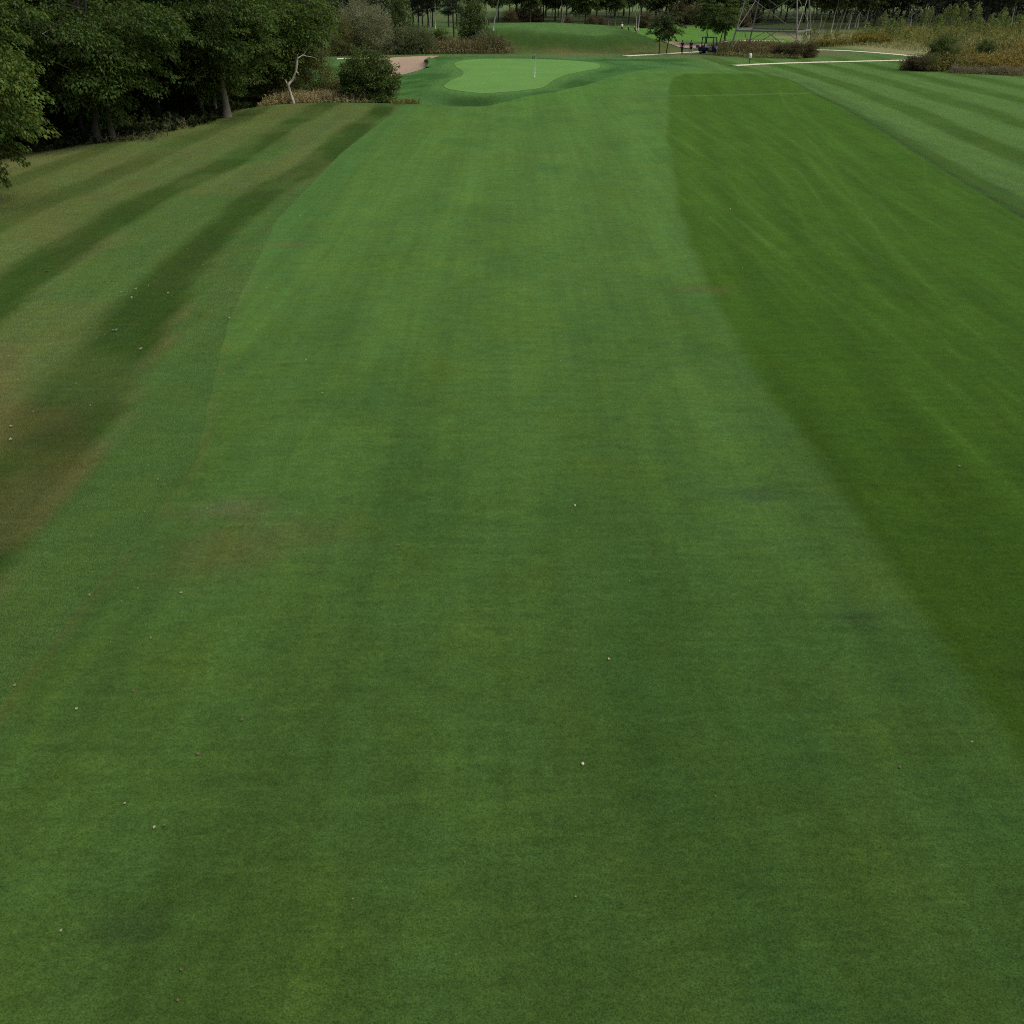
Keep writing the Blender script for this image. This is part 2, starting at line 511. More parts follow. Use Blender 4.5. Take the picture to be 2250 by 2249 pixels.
def fair_col(x, y):
    h = x - ip(HALF, y) + .35 * (fbm(x * .5, y * .5, 41, 2) - .5)
    t = sstep(-.28, .32, h) * (1 - sstep(117, 119.5, y + .6 * (fbm(x * .8, y * .8, 3) - .5)))
    lane = np.sin((x - .08 * (y - 30)) * 2 * math.pi / 4.4 + .6 * fbm(x * .1, y * .06, 9))
    c = C_LIGHT * (1 + .055 * lane)[:, None]
    n = fbm(x / 3.2, y / 5.5, 77, 3)
    c = mix3(c, C_LIGHT * c3(.80, .86, .88), sstep(.52, .75, n) * .8)
    c = mix3(c, C_LIGHT * c3(1.22, 1.05, .75), sstep(.55, .8, fbm(x / 2.5, y / 3.5, 13, 3)) * .28)
    c = mix3(c, np.repeat(C_DARK, len(x), 0) * (1 + .10 * np.sin((x - .13 * y) * 2.6) * fbm(x / 4, y / 6, 31))[:, None], t)
    for i in range(30):
        rg = np.random.default_rng(900 + i)
        xa = 8 + 11 * rg.random(); sl1 = rg.normal(.05, .10 if i % 3 else .32); bow = rg.normal(0, 2.6); y0 = 8 + 50 * rg.random(); ln = 22 + 40 * rg.random()
        xc = xa + sl1 * (y - 10) + bow * np.sin((y - y0) / ln * 2.2) + .12 * (fbm(y * .7, y * 0 + i, 3) - .5)
        on_ = sstep(y0 - 4, y0 + 4, y) * (1 - sstep(y0 + ln - 6, y0 + ln + 4, y))
        wdt = .06 + .0012 * y
        k = (np.exp(-((x - xc) / wdt) ** 2) + np.exp(-((x - xc - 1.15) / wdt) ** 2)) * on_
        c = mix3(c, c * c3(1.30, 1.20, 1.5), np.clip(k, 0, 1) * t * .5)
    # pale wheel line across the far fairway
    yl = 94.0 + (x - 11.4) * .2
    c = mix3(c, c3(.095, .14, .05), .55 * np.exp(-((y - yl) / .28) ** 2) * sstep(8, 12, x))
    # bluish first stripe along the left edge, far half
    e = x - ip(FWL, y)
    c = mix3(c, C_FIRST * c3(.95, 1.08, 1.15), .7 * (1 - sstep(1.0, 2.3, e)) * sstep(28, 38, y))
    c = mix3(c, c3(.085, .105, .030), .5 * np.exp(-((e - .12) / .12) ** 2) * (1 - sstep(30, 42, y)) * sstep(.3, .6, fbm(x * 2, y * 1.2, 71)))
    # worn patches
    for px, py, rx, ry, col, a in [(-5.4, 14.7, 1.0, .8, (.090, .088, .033), .42), (-4.2, 15.4, 1.1, .7, (.085, .092, .032), .35), (-5.6, 16.4, .8, .4, (.105, .100, .05), .45),
                                   (5.65, 12.7, .42, .22, (.038, .070, .022), .75), (-4.25, 6.9, .36, .16, (.032, .062, .019), .75), (-9.0, 38, 1.0, .5, (.085, .085, .033), .35),
                                   (1.2, 60, 4, 1.0, (.085, .125, .03), .3), (6.6, 31.8, 1.1, .5, (.08, .075, .025), .4), (5.0, 17, .7, .35, (.038, .074, .03), .6)]:
        k = np.exp(-(((x - px) / rx) ** 2 + ((y - py) / ry) ** 2) * (2.2 - 2.2 * fbm(x * 2.6, y * 2.6, 5, 4)))
        c = mix3(c, np.array(col)[None, :], a * np.clip(k * 1.3, 0, 1))
    # near right corner thins to brownish dark turf
    c = mix3(c, c3(.050, .062, .018), .6 * sstep(.2, 1.6, h) * (1 - sstep(9.5, 13, y)) * sstep(.3, .6, fbm(x, y, 8)))
    d = sd_poly(x, y, GREEN)
    c = mix3(c, C_LIGHT * c3(1.0, 1.14, .95), (1 - sstep(3, 9, d)) * .8)
    return c

def rough_col(x, y):
    n = len(x)
    s = ip(STRL, y) - x                                       # metres left of the first mown stripe
    sw = s + .5 * (fbm(x * .6, y * .35, 4) - .5) + 1.5 * (fbm(x * .11, y * .07, 14, 2) - .5)
    per = (sw / 5.05) % 1.0
    dark = sstep(0, .10, per) * (1 - sstep(.36, .52, per)) * (1 - .45 * sstep(5, 12, s)) * (.62 + .38 * sstep(.3, .55, fbm(x / 1.7, y / 4, 61, 3)))
    br = fbm(x / 2.4, y / 3.4, 21, 4)
    brown = np.clip(sstep(.38, .62, br + .16 * sstep(4, 13, s) + .12 * (1 - sstep(18, 36, y)) - .06), 0, 1)
    lightc = mix3(np.repeat(C_RLIGHT, n, 0), np.repeat(C_BROWN, n, 0), brown * (.30 + .38 * (1 - sstep(20, 34, y))))
    lightc = mix3(lightc, np.repeat(C_FIRST, n, 0), sstep(.44, .58, fbm(x / 6, y / 9, 55, 2)) * .8 * (1 - sstep(4, 11, s)))
    darkc = mix3(np.repeat(C_RDARK, n, 0), c3(.060, .052, .018), brown * (.10 + .32 * (1 - sstep(20, 34, y))))
    left = mix3(lightc, darkc, dark)
    first = mix3(np.repeat(C_FIRST, n, 0), np.repeat(C_BROWN, n, 0) * .9, sstep(.58, .74, br) * .16)
    left = mix3(first, left, sstep(-.12, .12, sw))
    left = mix3(left, c3(.100, .096, .040), sstep(15, 21, s) * .6)
    # right rough: broad mowing stripes
    r = x - ip(FWR, np.minimum(y, 112))
    pr = ((r + .7 * (fbm(x * .25, y * .12, 66, 2) - .5) - 2.1 + .02 * (y - 80)) / 5.7) % 1.0
    dr = sstep(.30, .42, pr) * (1 - sstep(.72, .84, pr))
    right = mix3(np.repeat(c3(.068, .128, .029), n, 0), np.repeat(c3(.041, .084, .013), n, 0), dr * (.75 + .25 * sstep(.3, .6, fbm(x / 2, y / 7, 62, 3))))
    right = mix3(right, c3(.026, .052, .016), np.exp(-((r - .15) / .22) ** 2) * .85 * (1 - sstep(108, 118, y)))
    right = mix3(right, c3(.036, .070, .024), np.exp(-((r - 1.3) / .55) ** 2) * .5 * sstep(.35, .6, fbm(x * .4, y * .2, 2)))
    c = mix3(left, right, sstep(0, 6, x))
    # round the green
    d = sd_poly(x, y, GREEN)
    ang = fbm(x / 5, y / 5, 91, 3)
    surr = mix3(np.repeat(c3(.052, .122, .032), n, 0), np.repeat(c3(.030, .078, .016), n, 0), sstep(.40, .62, ang))
    surr = mix3(surr, np.repeat(c3(.064, .142, .033), n, 0), 1 - sstep(.5, 2.2, d))
    surr = mix3(surr, np.repeat(c3(.026, .078, .014), n, 0), .30 * np.exp(-((d - 3.0) / 1.6) ** 2))
    k = (1 - sstep(16, 26, d)) * sstep(81, 94, y) * (1 - sstep(22, 26, x))
    c = mix3(c, surr, k)
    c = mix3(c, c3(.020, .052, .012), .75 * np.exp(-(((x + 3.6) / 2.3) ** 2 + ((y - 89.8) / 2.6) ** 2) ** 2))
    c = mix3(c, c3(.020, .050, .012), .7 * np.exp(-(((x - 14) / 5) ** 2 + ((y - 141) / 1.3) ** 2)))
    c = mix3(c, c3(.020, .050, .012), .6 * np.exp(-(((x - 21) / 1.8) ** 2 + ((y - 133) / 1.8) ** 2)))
    # beyond: olive rough, the raised far green and the meadow
    far = mix3(np.repeat(c3(.085, .100, .036), n, 0), np.repeat(c3(.060, .110, .030), n, 0), sstep(.35, .6, fbm(x / 9, y / 12, 15, 3)))
    c = mix3(c, far, sstep(143, 152, y))
    b = sd_poly(x, y, BERM)
    bc = mix3(np.repeat(c3(.058, .118, .028), n, 0), np.repeat(c3(.036, .074, .015), n, 0), sstep(-9.0, -2.5, b + 3 * (fbm(x / 5, y / 5, 18, 2) - .5)))
    bc = mix3(bc, np.repeat(c3(.085, .092, .028), n, 0), sstep(.2, 3.4, b + 3.5 * (fbm(x / 4, y / 4, 19, 3) - .5)) * (.5 + .5 * sstep(.35, .6, br)))
    c = mix3(c, bc, 1 - sstep(4.5, 7.5, b))
    f2 = sstep(176, 184, y) * (1 - sstep(250, 262, y)) * sstep(22, 25, x) * (1 - sstep(50, 58, x))
    c = mix3(c, c3(.080, .170, .030), f2)
    md = sstep(0, 5, x - 54 + .12 * (y - 150)) * sstep(150, 156, y) * (1 - sstep(205, 222, y))
    c = mix3(c, mix3(np.repeat(c3(.22, .19, .095), n, 0), np.repeat(c3(.15, .165, .062), n, 0), br), md)
    c = mix3(c, mix3(np.repeat(c3(.105, .145, .055), n, 0), np.repeat(c3(.075, .105, .035), n, 0), br), sstep(262, 300, y))
    fl = sstep(228, 240, y) * (1 - sstep(345, 365, y)) * sstep(-12, -4, x) * (1 - f2) * (1 - md)  # wood floor; shade under the far trees is put into its dark colour
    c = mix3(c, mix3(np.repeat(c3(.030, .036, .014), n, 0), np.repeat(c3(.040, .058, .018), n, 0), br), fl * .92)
    return c

# ------------------------------------------------------------------ ground sheets
def graded(a, b, d0, g):
    out = [a]; d = d0
    while out[-1] < b:
        out.append(out[-1] + d); d *= g
    return np.array(out)

ys = np.concatenate([graded(-30, 2, 3, 1.0)[:-1], graded(2, 60, .30, 1.004), graded(60.4, 190, .5, 1.003)[1:], graded(191, 1500, 1.5, 1.05)[1:]])
xs_h = np.concatenate([np.arange(0, 36, .4), np.arange(36, 70, .8), graded(70, 1300, 1.5, 1.07)])
xs = np.concatenate([-xs_h[:0:-1], xs_h])
X, Y = np.meshgrid(xs, ys)
xf, yf = X.ravel(), Y.ravel()
nx_, ny_ = len(xs), len(ys)
gi = np.arange(nx_ * ny_).reshape(ny_, nx_)
F = np.stack([gi[:-1, :-1], gi[:-1, 1:], gi[1:, 1:], gi[1:, :-1]], -1).reshape(-1, 4)
gz = terrain(xf, yf)
inside_fw = np.minimum(xf - ip(FWL, yf), ip(FWR, yf) - xf) * np.where((yf > 2.2) & (yf < 129), 1, -1)
gz = gz - .035 * sstep(.1, .7, inside_fw) - .03 * (1 - sstep(-.8, -.1, sd_poly(xf, yf, GREEN)))
dens = np.clip((1 - sstep(20, 40, yf)) * (inside_fw < .05) * (np.abs(xf) < .62 * yf + 3), 0, 1)
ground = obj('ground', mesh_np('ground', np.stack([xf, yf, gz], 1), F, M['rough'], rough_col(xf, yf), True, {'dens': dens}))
tag(ground, kind='structure')

ysf = np.concatenate([graded(2.2, 60, .22, 1.004), graded(60.3, 129, .45, 1.001)[1:]])
ysf[-1] = 128.95
NT = 300
tt = np.linspace(0, 1, NT)
FY = np.repeat(ysf[:, None], NT, 1)
FX = ip(FWL, ysf)[:, None] * (1 - tt) + ip(FWR, ysf)[:, None] * tt
xf, yf = FX.ravel(), FY.ravel()
gi = np.arange(len(xf)).reshape(len(ysf), NT)
F = np.stack([gi[:-1, :-1], gi[:-1, 1:], gi[1:, 1:], gi[1:, :-1]], -1).reshape(-1, 4)
edge = np.minimum(tt, 1 - tt)[None, :] * np.ones((len(ysf), 1))
lift = np.where(edge.ravel() < 1e-6, -.004, .006) + .010 * sstep(60, 130, yf)
fdens = np.clip((1 - sstep(22, 42, yf)) * (np.abs(xf) < .62 * yf + 3), 0, 1)
fairway = obj('fairway', mesh_np('fairway', np.stack([xf, yf, terrain(xf, yf) + lift], 1), F, M['fairway'], fair_col(xf, yf), True, {'dens': fdens}))
tag(fairway, kind='structure')

def radial_sheet(name, outline, centre, mat, lift, tint, rings=14):
    P = np.array(outline); c = np.array(centre)
    V = [np.array([[*c]])]
    for i in range(1, rings + 1):
        V.append(c + (P - c) * (i / rings))
    V = np.concatenate(V); n = len(P)
    F = []
    for j in range(n):
        F.append((0, 1 + j, 1 + (j + 1) % n, 1 + (j + 1) % n))
    for i in range(rings - 1):
        a = 1 + i * n
        for j in range(n):
            F.append((a + j, a + n + j, a + n + (j + 1) % n, a + (j + 1) % n))
    z = terrain(V[:, 0], V[:, 1]) + lift
    me = bpy.data.meshes.new(name)
    me.from_pydata([(x, y, q) for (x, y), q in zip(V.tolist(), z.tolist())], [], [tuple(dict.fromkeys(f)) for f in F])
    me.polygons.foreach_set('use_smooth', np.ones(len(me.polygons), bool))
    if tint is not None:
        a = me.attributes.new('tint', 'FLOAT_COLOR', 'POINT')
        cc = np.ones((len(V), 4), np.float32); cc[:, :3] = tint(V[:, 0], V[:, 1])
        a.data.foreach_set('color', cc.ravel())
    me.materials.append(mat); me.update()
    return tag(obj(name, me), kind='structure')

radial_sheet('putting_green', GREEN, GREEN_C, M['green'], .015, lambda x, y: C_GREEN * (.94 + .12 * fbm(x / 4, y / 4, 3))[:, None], 20)
radial_sheet('sand_bunker', BUNK1, np.mean(np.array(BUNK1), 0), M['sand'], .03, None, 10)
radial_sheet('sand_bunker', BUNK2, np.mean(np.array(BUNK2), 0), M['sand'], .03, None, 8)

def bunker_lip():
    pts = [flat(*q) for q in [(931, 129.5), (935, 132), (941, 136), (944.5, 140), (944.5, 144), (941, 147.5), (934, 150)]]
    V = []
    for i, (x, y) in enumerate(pts):
        f = math.sin(math.pi * i / (len(pts) - 1)); z = tz(x, y); zr = tz(x + 1.2, y)
        V += [(x - .12, y, z - .15), (x - .30 * f, y, z + .30 * f), (x + .10, y, max(z, zr) + .42 * f), (x + 1.3, y, zr - .02)]
    F = [(i * 4 + j, i * 4 + j + 1, i * 4 + j + 5, i * 4 + j + 4) for i in range(len(pts) - 1) for j in range(3)]
    V = np.array(V)
    tint = np.repeat(c3(.050, .118, .030), len(V), 0); tint[0::4] = (.040, .034, .020); tint[1::4] = (.040, .045, .018)
    return tag(obj('bunker_lip', mesh_np('bunker_lip', V, np.array(F), M['rough'], tint, False)), kind='structure')
bunker_lip()

def strip(name, pts, w, mat, lift=.03):
    P = []
    for i in range(len(pts) - 1):
        a, b = Vector(pts[i]), Vector(pts[i + 1])
        k = max(2, int((b - a).length / 1.0))
        P += [a.lerp(b, j / k) for j in range(k)]
    P.append(Vector(pts[-1]))
    for _ in range(6):
        P = [P[0]] + [(P[i - 1] + P[i] * 2 + P[i + 1]) / 4 for i in range(1, len(P) - 1)] + [P[-1]]
    V = []
    for i, p in enumerate(P):
        d = (P[min(i + 1, len(P) - 1)] - P[max(i - 1, 0)]).normalized(); nrm = Vector((-d.y, d.x))
        for q in (-1, -.5, 0, .5, 1):
            t = p + nrm * (q * w / 2 * (1 + .08 * math.sin(i * 1.7 + q)))
            V.append((t.x, t.y, tz(t.x, t.y) + lift - (.03 if abs(q) == 1 else 0)))
    F = [(i * 5 + j, i * 5 + j + 1, i * 5 + j + 6, i * 5 + j + 5) for i in range(len(P) - 1) for j in range(4)]
    return tag(obj(name, mesh_np(name, np.array(V), np.array(F), mat, None, True)), kind='structure')

strip('cart_path', [G(*q) for q in [(1372, 123.5), (1460, 118.5), (1540, 114), (1585, 110.5), (1640, 106)]], 1.55, M['path'])
strip('cart_path', [G(*q) for q in [(1612, 144.5), (1660, 141.5), (1760, 138), (1930, 134), (2020, 132)]], 1.55, M['path'])
strip('cart_path', [G(*q) for q in [(1770, 109.5), (1860, 111.5), (1940, 117), (2045, 127), (2075, 129)]], 1.55, M['path'])
strip('cart_path', [G(*q) for q in [(1625, 89), (1670, 90), (1722, 91)]], 1.55, M['path'])
strip('cart_path', [G(*q) for q in [(740, 129.5), (782, 128.5), (820, 127.5)]], 1.6, M['path'])
strip('cart_path', [G(*q) for q in [(1180, 55), (1200, 58), (1222, 62)]], 6.0, M['sand'], .05)

# ------------------------------------------------------------------ foliage
def unit(a):
    return a / (np.linalg.norm(a, axis=1, keepdims=True) + 1e-9)

def leaf_quads(rng, C, D, size, wr=.5):
    """folded leaf-shaped quads: centre C, direction D, length size"""
    n = len(C)
    D = unit(D)
    side = unit(np.cross(D, unit(rng.normal(0, 1, (n, 3)) * .7 + np.array([0, 0, 1.0]))))
    nrm = np.cross(side, D)
    s = np.broadcast_to(np.asarray(size, float), (n,))[:, None]
    V = np.stack([C - D * s * .5, C + side * s * wr * .5 + nrm * s * .08 - D * s * .05, C + D * s * .5 - nrm * s * .06, C - side * s * wr * .5 + nrm * s * .08 - D * s * .05], 1)
    return V.reshape(-1, 3), np.arange(4 * n).reshape(n, 4)

def leaf_tints(rng, n, base, var=.28, yellow=.12, spray=None):
    c = np.repeat(np.array(base, float)[None, :], n, 0)
    f = 1 + var * (rng.random(n) * 2 - 1)
    if spray is not None:
        f = f * spray
    y = np.clip(rng.normal(0, yellow, n), -.3, .5)
    c = c * f[:, None]
    c[:, 0] *= 1 + 1.2 * y; c[:, 2] *= 1 - .6 * y
    return np.repeat(c, 4, 0)

def spray_leaves(rng, P, O, k, size, spr, flatn=.16, droop=.45, wr=.55):
    """k leaves round every spray centre P; O points outwards"""
    m = len(P)
    o = unit(O * np.array([1, 1, .25]))
    t = unit(np.cross(o, np.array([[0, 0, 1.0]])))
    o2 = unit(o - np.array([[0, 0, droop]]))
    nn = np.cross(t, o2)
    a = rng.random((m, k)) * 2 * math.pi; r = np.sqrt(rng.random((m, k))) * spr * (.7 + .6 * rng.random((m, 1)))
    off = (o2[:, None, :] * (np.cos(a) * r)[..., None] + t[:, None, :] * (np.sin(a) * r)[..., None] + nn[:, None, :] * (rng.normal(0, flatn, (m, k)) * spr)[..., None])
    C = (P[:, None, :] + off).reshape(-1, 3)
    D = (unit(off.reshape(-1, 3)) * .7 + np.repeat(o2, k, 0) * .4 + rng.normal(0, .35, (m * k, 3)) + np.array([0, 0, -droop * .7]))
    return leaf_quads(rng, C, D, size * (.7 + .6 * rng.random(m * k)), wr)

def crown_points(rng, m, R, zlo, zhi, lobes=.28, low=.0, inner=.35):
    d = rng.normal(0, 1, (m, 3)); d = unit(d)
    if low:
        flip = (d[:, 2] > 0) & (rng.random(m) < low)
        d[flip, 2] *= -1
    fr = rng.random(m) ** inner
    ph = rng.random(6) * 6.28
    az = np.arctan2(d[:, 1], d[:, 0])
    lob = 1 + lobes * (np.sin(az * 3 + ph[0] + d[:, 2] * 3) * .6 + np.sin(az * 5 + ph[1] - d[:, 2] * 5) * .4)
    zc, hz = (zlo + zhi) / 2, (zhi - zlo) / 2
    P = np.stack([d[:, 0] * R * fr * lob, d[:, 1] * R * fr * lob, zc + d[:, 2] * hz * fr], 1)
    return P, d

def wobble_path(rng, a, b, n, amp):
    a, b = Vector(a), Vector(b)
    L = (b - a).length
    return [a.lerp(b, i / n) + Vector(rng.normal(0, amp * L, 3).tolist()) * (math.sin(math.pi * i / n)) for i in range(n + 1)]

def deciduous(seed, H, R, base, ns, k, size, spr, col, trunks=((0, 0, .24),), bark='bark', low=.45, droop=.45, var=.28, lobes=.28, limbs=26, flatn=.13):
    rng = np.random.default_rng(seed)
    P, d = crown_points(rng, ns, R, base, H, lobes, low)
    V, F = spray_leaves(rng, P, d, k, size, spr, droop=droop, flatn=flatn)
    sf = np.repeat(.68 + .62 * rng.random(ns), k)
    crown = mesh_np('crown', V, F, M['leaf'], leaf_tints(rng, ns * k, col, var, .12, sf))
    mb = MB()
    for tx, ty, r in trunks:
        top = Vector((tx * .5 + rng.normal(0, .3), ty * .5 + rng.normal(0, .3), H * .82))
        path = wobble_path(rng, (tx, ty, -.3), top, 9, .012)
        rad = [r * (1.35 if i == 0 else 1) * (1 - .85 * i / 9) for i in range(10)]
        mb.tube(path, rad, 9)
    for i in rng.choice(ns, min(limbs, ns), False):
        p = Vector(P[i].tolist()); hd = math.hypot(p.x, p.y)
        tx, ty, r = trunks[int(rng.integers(len(trunks)))]
        z0 = max(min(p.z - .30 * hd, H * .75), min(base * .6, p.z))
        a = Vector((tx, ty, 0)).lerp(Vector((tx * .5, ty * .5, 0)), z0 / H) + Vector((0, 0, z0))
        q = wobble_path(rng, a, p, 5, .05)
        for j, w in enumerate(q):
            w.z += .25 * hd * math.sin(math.pi * j / 5) * .4
        mb.tube(q, [.075 * (1 - .16 * j) for j in range(6)], 5)
    return mb.mesh('trunk', M[bark], True), crown

def pine(seed, H, R, base, col, r=.2, bark='bark_dark', lean=(0, 0)):
    rng = np.random.default_rng(seed)
    mb = MB()
    top = Vector((lean[0], lean[1], H))
    tp = lambda z: Vector((lean[0], lean[1], 0)) * (z / H) + Vector((0, 0, z))
    mb.tube(wobble_path(rng, (0, 0, -.3), top, 8, .006), [r * (1.2 if i == 0 else 1) * (1 - .85 * i / 8) for i in range(9)], 8)
    VV, FF, CC, off = [], [], [], 0
    z = base
    while z < H:
        f = 1 - (z - base) / (H - base + .01)
        for j in range(int(rng.integers(4, 7))):
            a = rng.random() * 6.28; L = R * (.25 + .75 * f) * (.6 + .5 * rng.random())
            st = tp(z); en = st + Vector((math.cos(a) * L, math.sin(a) * L, -.10 * L + rng.normal(0, .2)))
            mb.tube([st, st.lerp(en, .5) + Vector((0, 0, .1 * L)), en], [.05, .035, .012], 4)
            m = max(3, int(L * 3.2))
            P = np.array([list(st.lerp(en, .3 + .7 * (i + rng.random()) / m) + Vector((0, 0, .08))) for i in range(m)]) + rng.normal(0, .16, (m, 3))
            O = np.repeat(np.array([[math.cos(a), math.sin(a), 0]]), m, 0)
            V, F = spray_leaves(rng, P, O, 26, .34, .48, .3, .12, .16)
            VV.append(V); FF.append(F + off); off += len(V)
            CC.append(leaf_tints(rng, m * 26, col, .3, .08))
        z += .55 + .35 * rng.random()
    crown = mesh_np('crown', np.concatenate(VV), np.concatenate(FF), M['needle'], np.concatenate(CC))
    return mb.mesh('trunk', M[bark], True), crown

def bush(seed, R, H, ns, k, size, spr, col, var=.3, droop=.1, stems=9, wr=.4, mat='leaf', upright=.5, yellow=.12, low=.2, lobes=.2):
    """many-stemmed shrub whose foliage reaches down to the ground"""
    rng = np.random.default_rng(seed)
    P, d = crown_points(rng, ns, R, -.35 * H, H, lobes, 0, .30)
    P[:, 2] = np.abs(P[:, 2]) + .05
    d[:, 2] += upright
    V, F = spray_leaves(rng, P, d, k, size, spr, .3, droop, wr)
    V[:, 2] = np.maximum(V[:, 2], .02)
    sf = np.repeat(.7 + .6 * rng.random(ns), k)
    col = tuple(v * 1.55 for v in col)
    crown = mesh_np('foliage', V, F, M[mat], leaf_tints(rng, ns * k, col, var, yellow, sf))
    mb = MB()
    for i in rng.choice(ns, min(stems * 3, ns), False):
        p = Vector(P[i].tolist())
        mb.tube(wobble_path(rng, (p.x * .12, p.y * .12, -.1), p, 5, .04), [.045, .04, .032, .024, .016, .008], 5)
    return mb.mesh('stem', M['bark'], True), crown

def sapling(seed, H, R, n, size, col, yellow=.15, crown_from=.12):
    rng = np.random.default_rng(seed)
    mb = MB()
    path = wobble_path(rng, (0, 0, -.1), (rng.normal(0, .06) * H, rng.normal(0, .06) * H, H), 6, .02)
    mb.tube(path, [.03, .028, .024, .02, .015, .01, .005], 5)
    t = crown_from + (1 - crown_from) * rng.random(n)
    base = np.array([list(path[min(5, int(q * 6))].lerp(path[min(6, int(q * 6) + 1)], q * 6 - int(q * 6))) for q in t])
    a = rng.random(n) * 6.28
    r = R * np.sqrt(rng.random(n)) * np.clip(1.25 * np.sin(np.pi * np.clip(t * .86 + .10, 0, 1)), .15, 1)
    O = np.stack([np.cos(a), np.sin(a), .5 + 0 * a], 1)
    C = base + O * r[:, None]
    V, F = leaf_quads(rng, C, O + rng.normal(0, .4, (n, 3)), size * (.7 + .6 * rng.random(n)), .5)
    for j in range(10):
        q = int(rng.integers(n)); zb = max(.1, C[q][2] - .35 * r[q] - .2)
        b = path[min(6, int(zb / H * 6))]
        mb.tube([b, Vector(C[q].tolist())], [.012, .004], 4)
    return mb.mesh('stem', M['bark'], True), mesh_np('foliage', V, F, M['leaf'], leaf_tints(rng, n, col, .3, yellow))

def plant(name, kit, loc, rz=0.0, sc=(1, 1, 1), parts=('trunk', 'crown'), tilt=(0, 0)):
    e = empty(name, loc, rz)
    e.scale = sc
    e.rotation_euler = (tilt[0], tilt[1], rz)
    for nm, me in zip(parts, kit):
        obj(nm, me, e)
    return e

rnd = random.Random(7)
ORD = ['first', 'second', 'third', 'fourth', 'fifth', 'sixth', 'seventh', 'eighth', 'ninth', 'tenth', 'eleventh', 'twelfth', 'thirteenth', 'fourteenth', 'fifteenth', 'sixteenth', 'seventeenth', 'eighteenth', 'nineteenth', 'twentieth']
def ordw(i):
    n = i + 1
    if n <= 20:
        return ORD[i]
    tens, one = divmod(n, 10)
    base = {2: 'twent', 3: 'thirt', 4: 'fort', 5: 'fift', 6: 'sixt', 7: 'sevent', 8: 'eight', 9: 'ninet'}[tens]
    return base + 'ieth' if one == 0 else base + 'y-' + ORD[one - 1]

def number_off(objs, desc, cat, group):
    """labels by place in the row, counted from the left as the photograph shows it"""
    for i, o in enumerate(sorted(objs, key=lambda o: screen_u(o.location))):
        tag(o, desc.format(ordw(i)), cat, group)

# ---- the wood on the left
LG = (.060, .104, .022)
PC = ('trunk', 'crown')
kA = deciduous(11, 12, 5.0, .9, 400, 115, .18, .74, (.082, .132, .026), ((0, 0, .22),), low=.6, droop=.5)
kB = deciduous(12, 14, 5.4, 1.5, 340, 120, .21, .95, LG, ((-.45, 0, .25), (.5, .2, .22)), low=.6, limbs=34)
kC = deciduous(13, 14, 5.0, 1.5, 320, 120, .21, .95, (.062, .106, .022), ((0, 0, .30),), 'bark_pale', low=.6)
kD = deciduous(14, 15, 5.2, .7, 370, 115, .21, .95, (.072, .120, .024), ((0, 0, .24),), low=.65)
kE = deciduous(15, 15, 5.0, 1.6, 300, 60, .30, .95, (.030, .060, .015), ((0, 0, .22),), 'bark_dark', low=.4)
kF = deciduous(16, 13, 4.2, 1.8, 380, 70, .20, .7, (.056, .098, .021), ((0, 0, .17),), 'bark_pale', low=.55)

def on(x, y, dz=0.0):
    return (x, y, tz(x, y) + dz)

t = plant('maple_tree', kA, on(-25.9, 45.5), .4)
tag(t, 'yellow-green maple at the left edge, nearest of all trees, boughs hanging low over the rough', 'tree')
x, y = G(232, 312)
t = plant('maple_tree', kB, on(x, y), .1)
tag(t, 'dark green maple on two grey trunks at the edge of the left rough', 'tree')
rb = np.random.default_rng(44)
for bx, bz, by in ((-2.6, 7.4, -4.4), (-1.0, 6.6, -4.7)):
    mbb = MB(); a = Vector((bx, by, bz)); m1 = a + Vector((.8, -.2, -.5)); e1 = m1 + Vector((.9, -.1, .15))
    mbb.tube([Vector((bx * .4, by * .4, bz + .6)), a, m1, e1], [.05, .035, .022, .008], 6)
    for q in range(4):
        st = a.lerp(e1, .15 + .22 * q); mbb.tube([st, st + Vector(rb.normal(0, .32, 3).tolist()) + Vector((.15, 0, .1)), st + Vector(rb.normal(0, .4, 3).tolist()) + Vector((.45, 0, .1))], [.016, .011, .004], 5)
    mbb.build('dead_branch', M['bark_grey'], t, True)
x, y = G(500, 258)
t = plant('maple_tree', kC, on(x, y), 2.0)
tag(t, 'green maple on a thick pale trunk, its lower boughs over the rough edge', 'tree')
x, y = G(441, 258)
t = plant('maple_tree', kF, on(x, y + .4), 1.0)
tag(t, 'slim pale-trunked tree between the two-trunked and the thick pale-trunked maple', 'tree')
x, y = G(468, 255)
t = plant('maple_tree', kF, on(x, y + 1.2), 3.6, (.9, .9, .9))
tag(t, 'slimmer tree just left of the thick pale trunk, in the shade', 'tree')
t = plant('maple_tree', kD, on(-21.0, 92.5), 1.2, (1.02, 1.02, 1))
tag(t, 'fresh green maple at the right end of the left wood, above the white birch', 'tree')
t = plant('maple_tree', kD, on(-25.8, 87.0), 4.1, (.9, .9, .95))
tag(t, 'bushy dark maple behind the thick pale trunk, leaves down to the grass', 'tree')
t = plant('maple_tree', kB, on(-33.5, 62.0), 2.2, (.95, .95, 1))
tag(t, 'dark maple of the left wood half hidden behind the nearest yellow-green maple', 'tree')
back = [(-30, 72), (-36, 70), (-41, 64), (-28, 80), (-34, 79), (-41, 76), (-28, 95), (-33, 90), (-39, 87), (-46, 84), (-24, 102), (-30, 104), (-37, 99), (-44, 96), (-27, 113), (-35, 112), (-48, 72), (-44, 58), (-52, 62)]
inner = []
for i, (x, y) in enumerate(back):
    s = .9 + .25 * rnd.random()
    inner.append(tag(plant('shaded_tree', kE, on(x + rnd.uniform(-1, 1), y + rnd.uniform(-1, 1)), rnd.uniform(0, 6), (s, s, s)), 'dark tree standing deep inside the left wood behind the edge maples', 'tree', 'trees inside the left wood'))

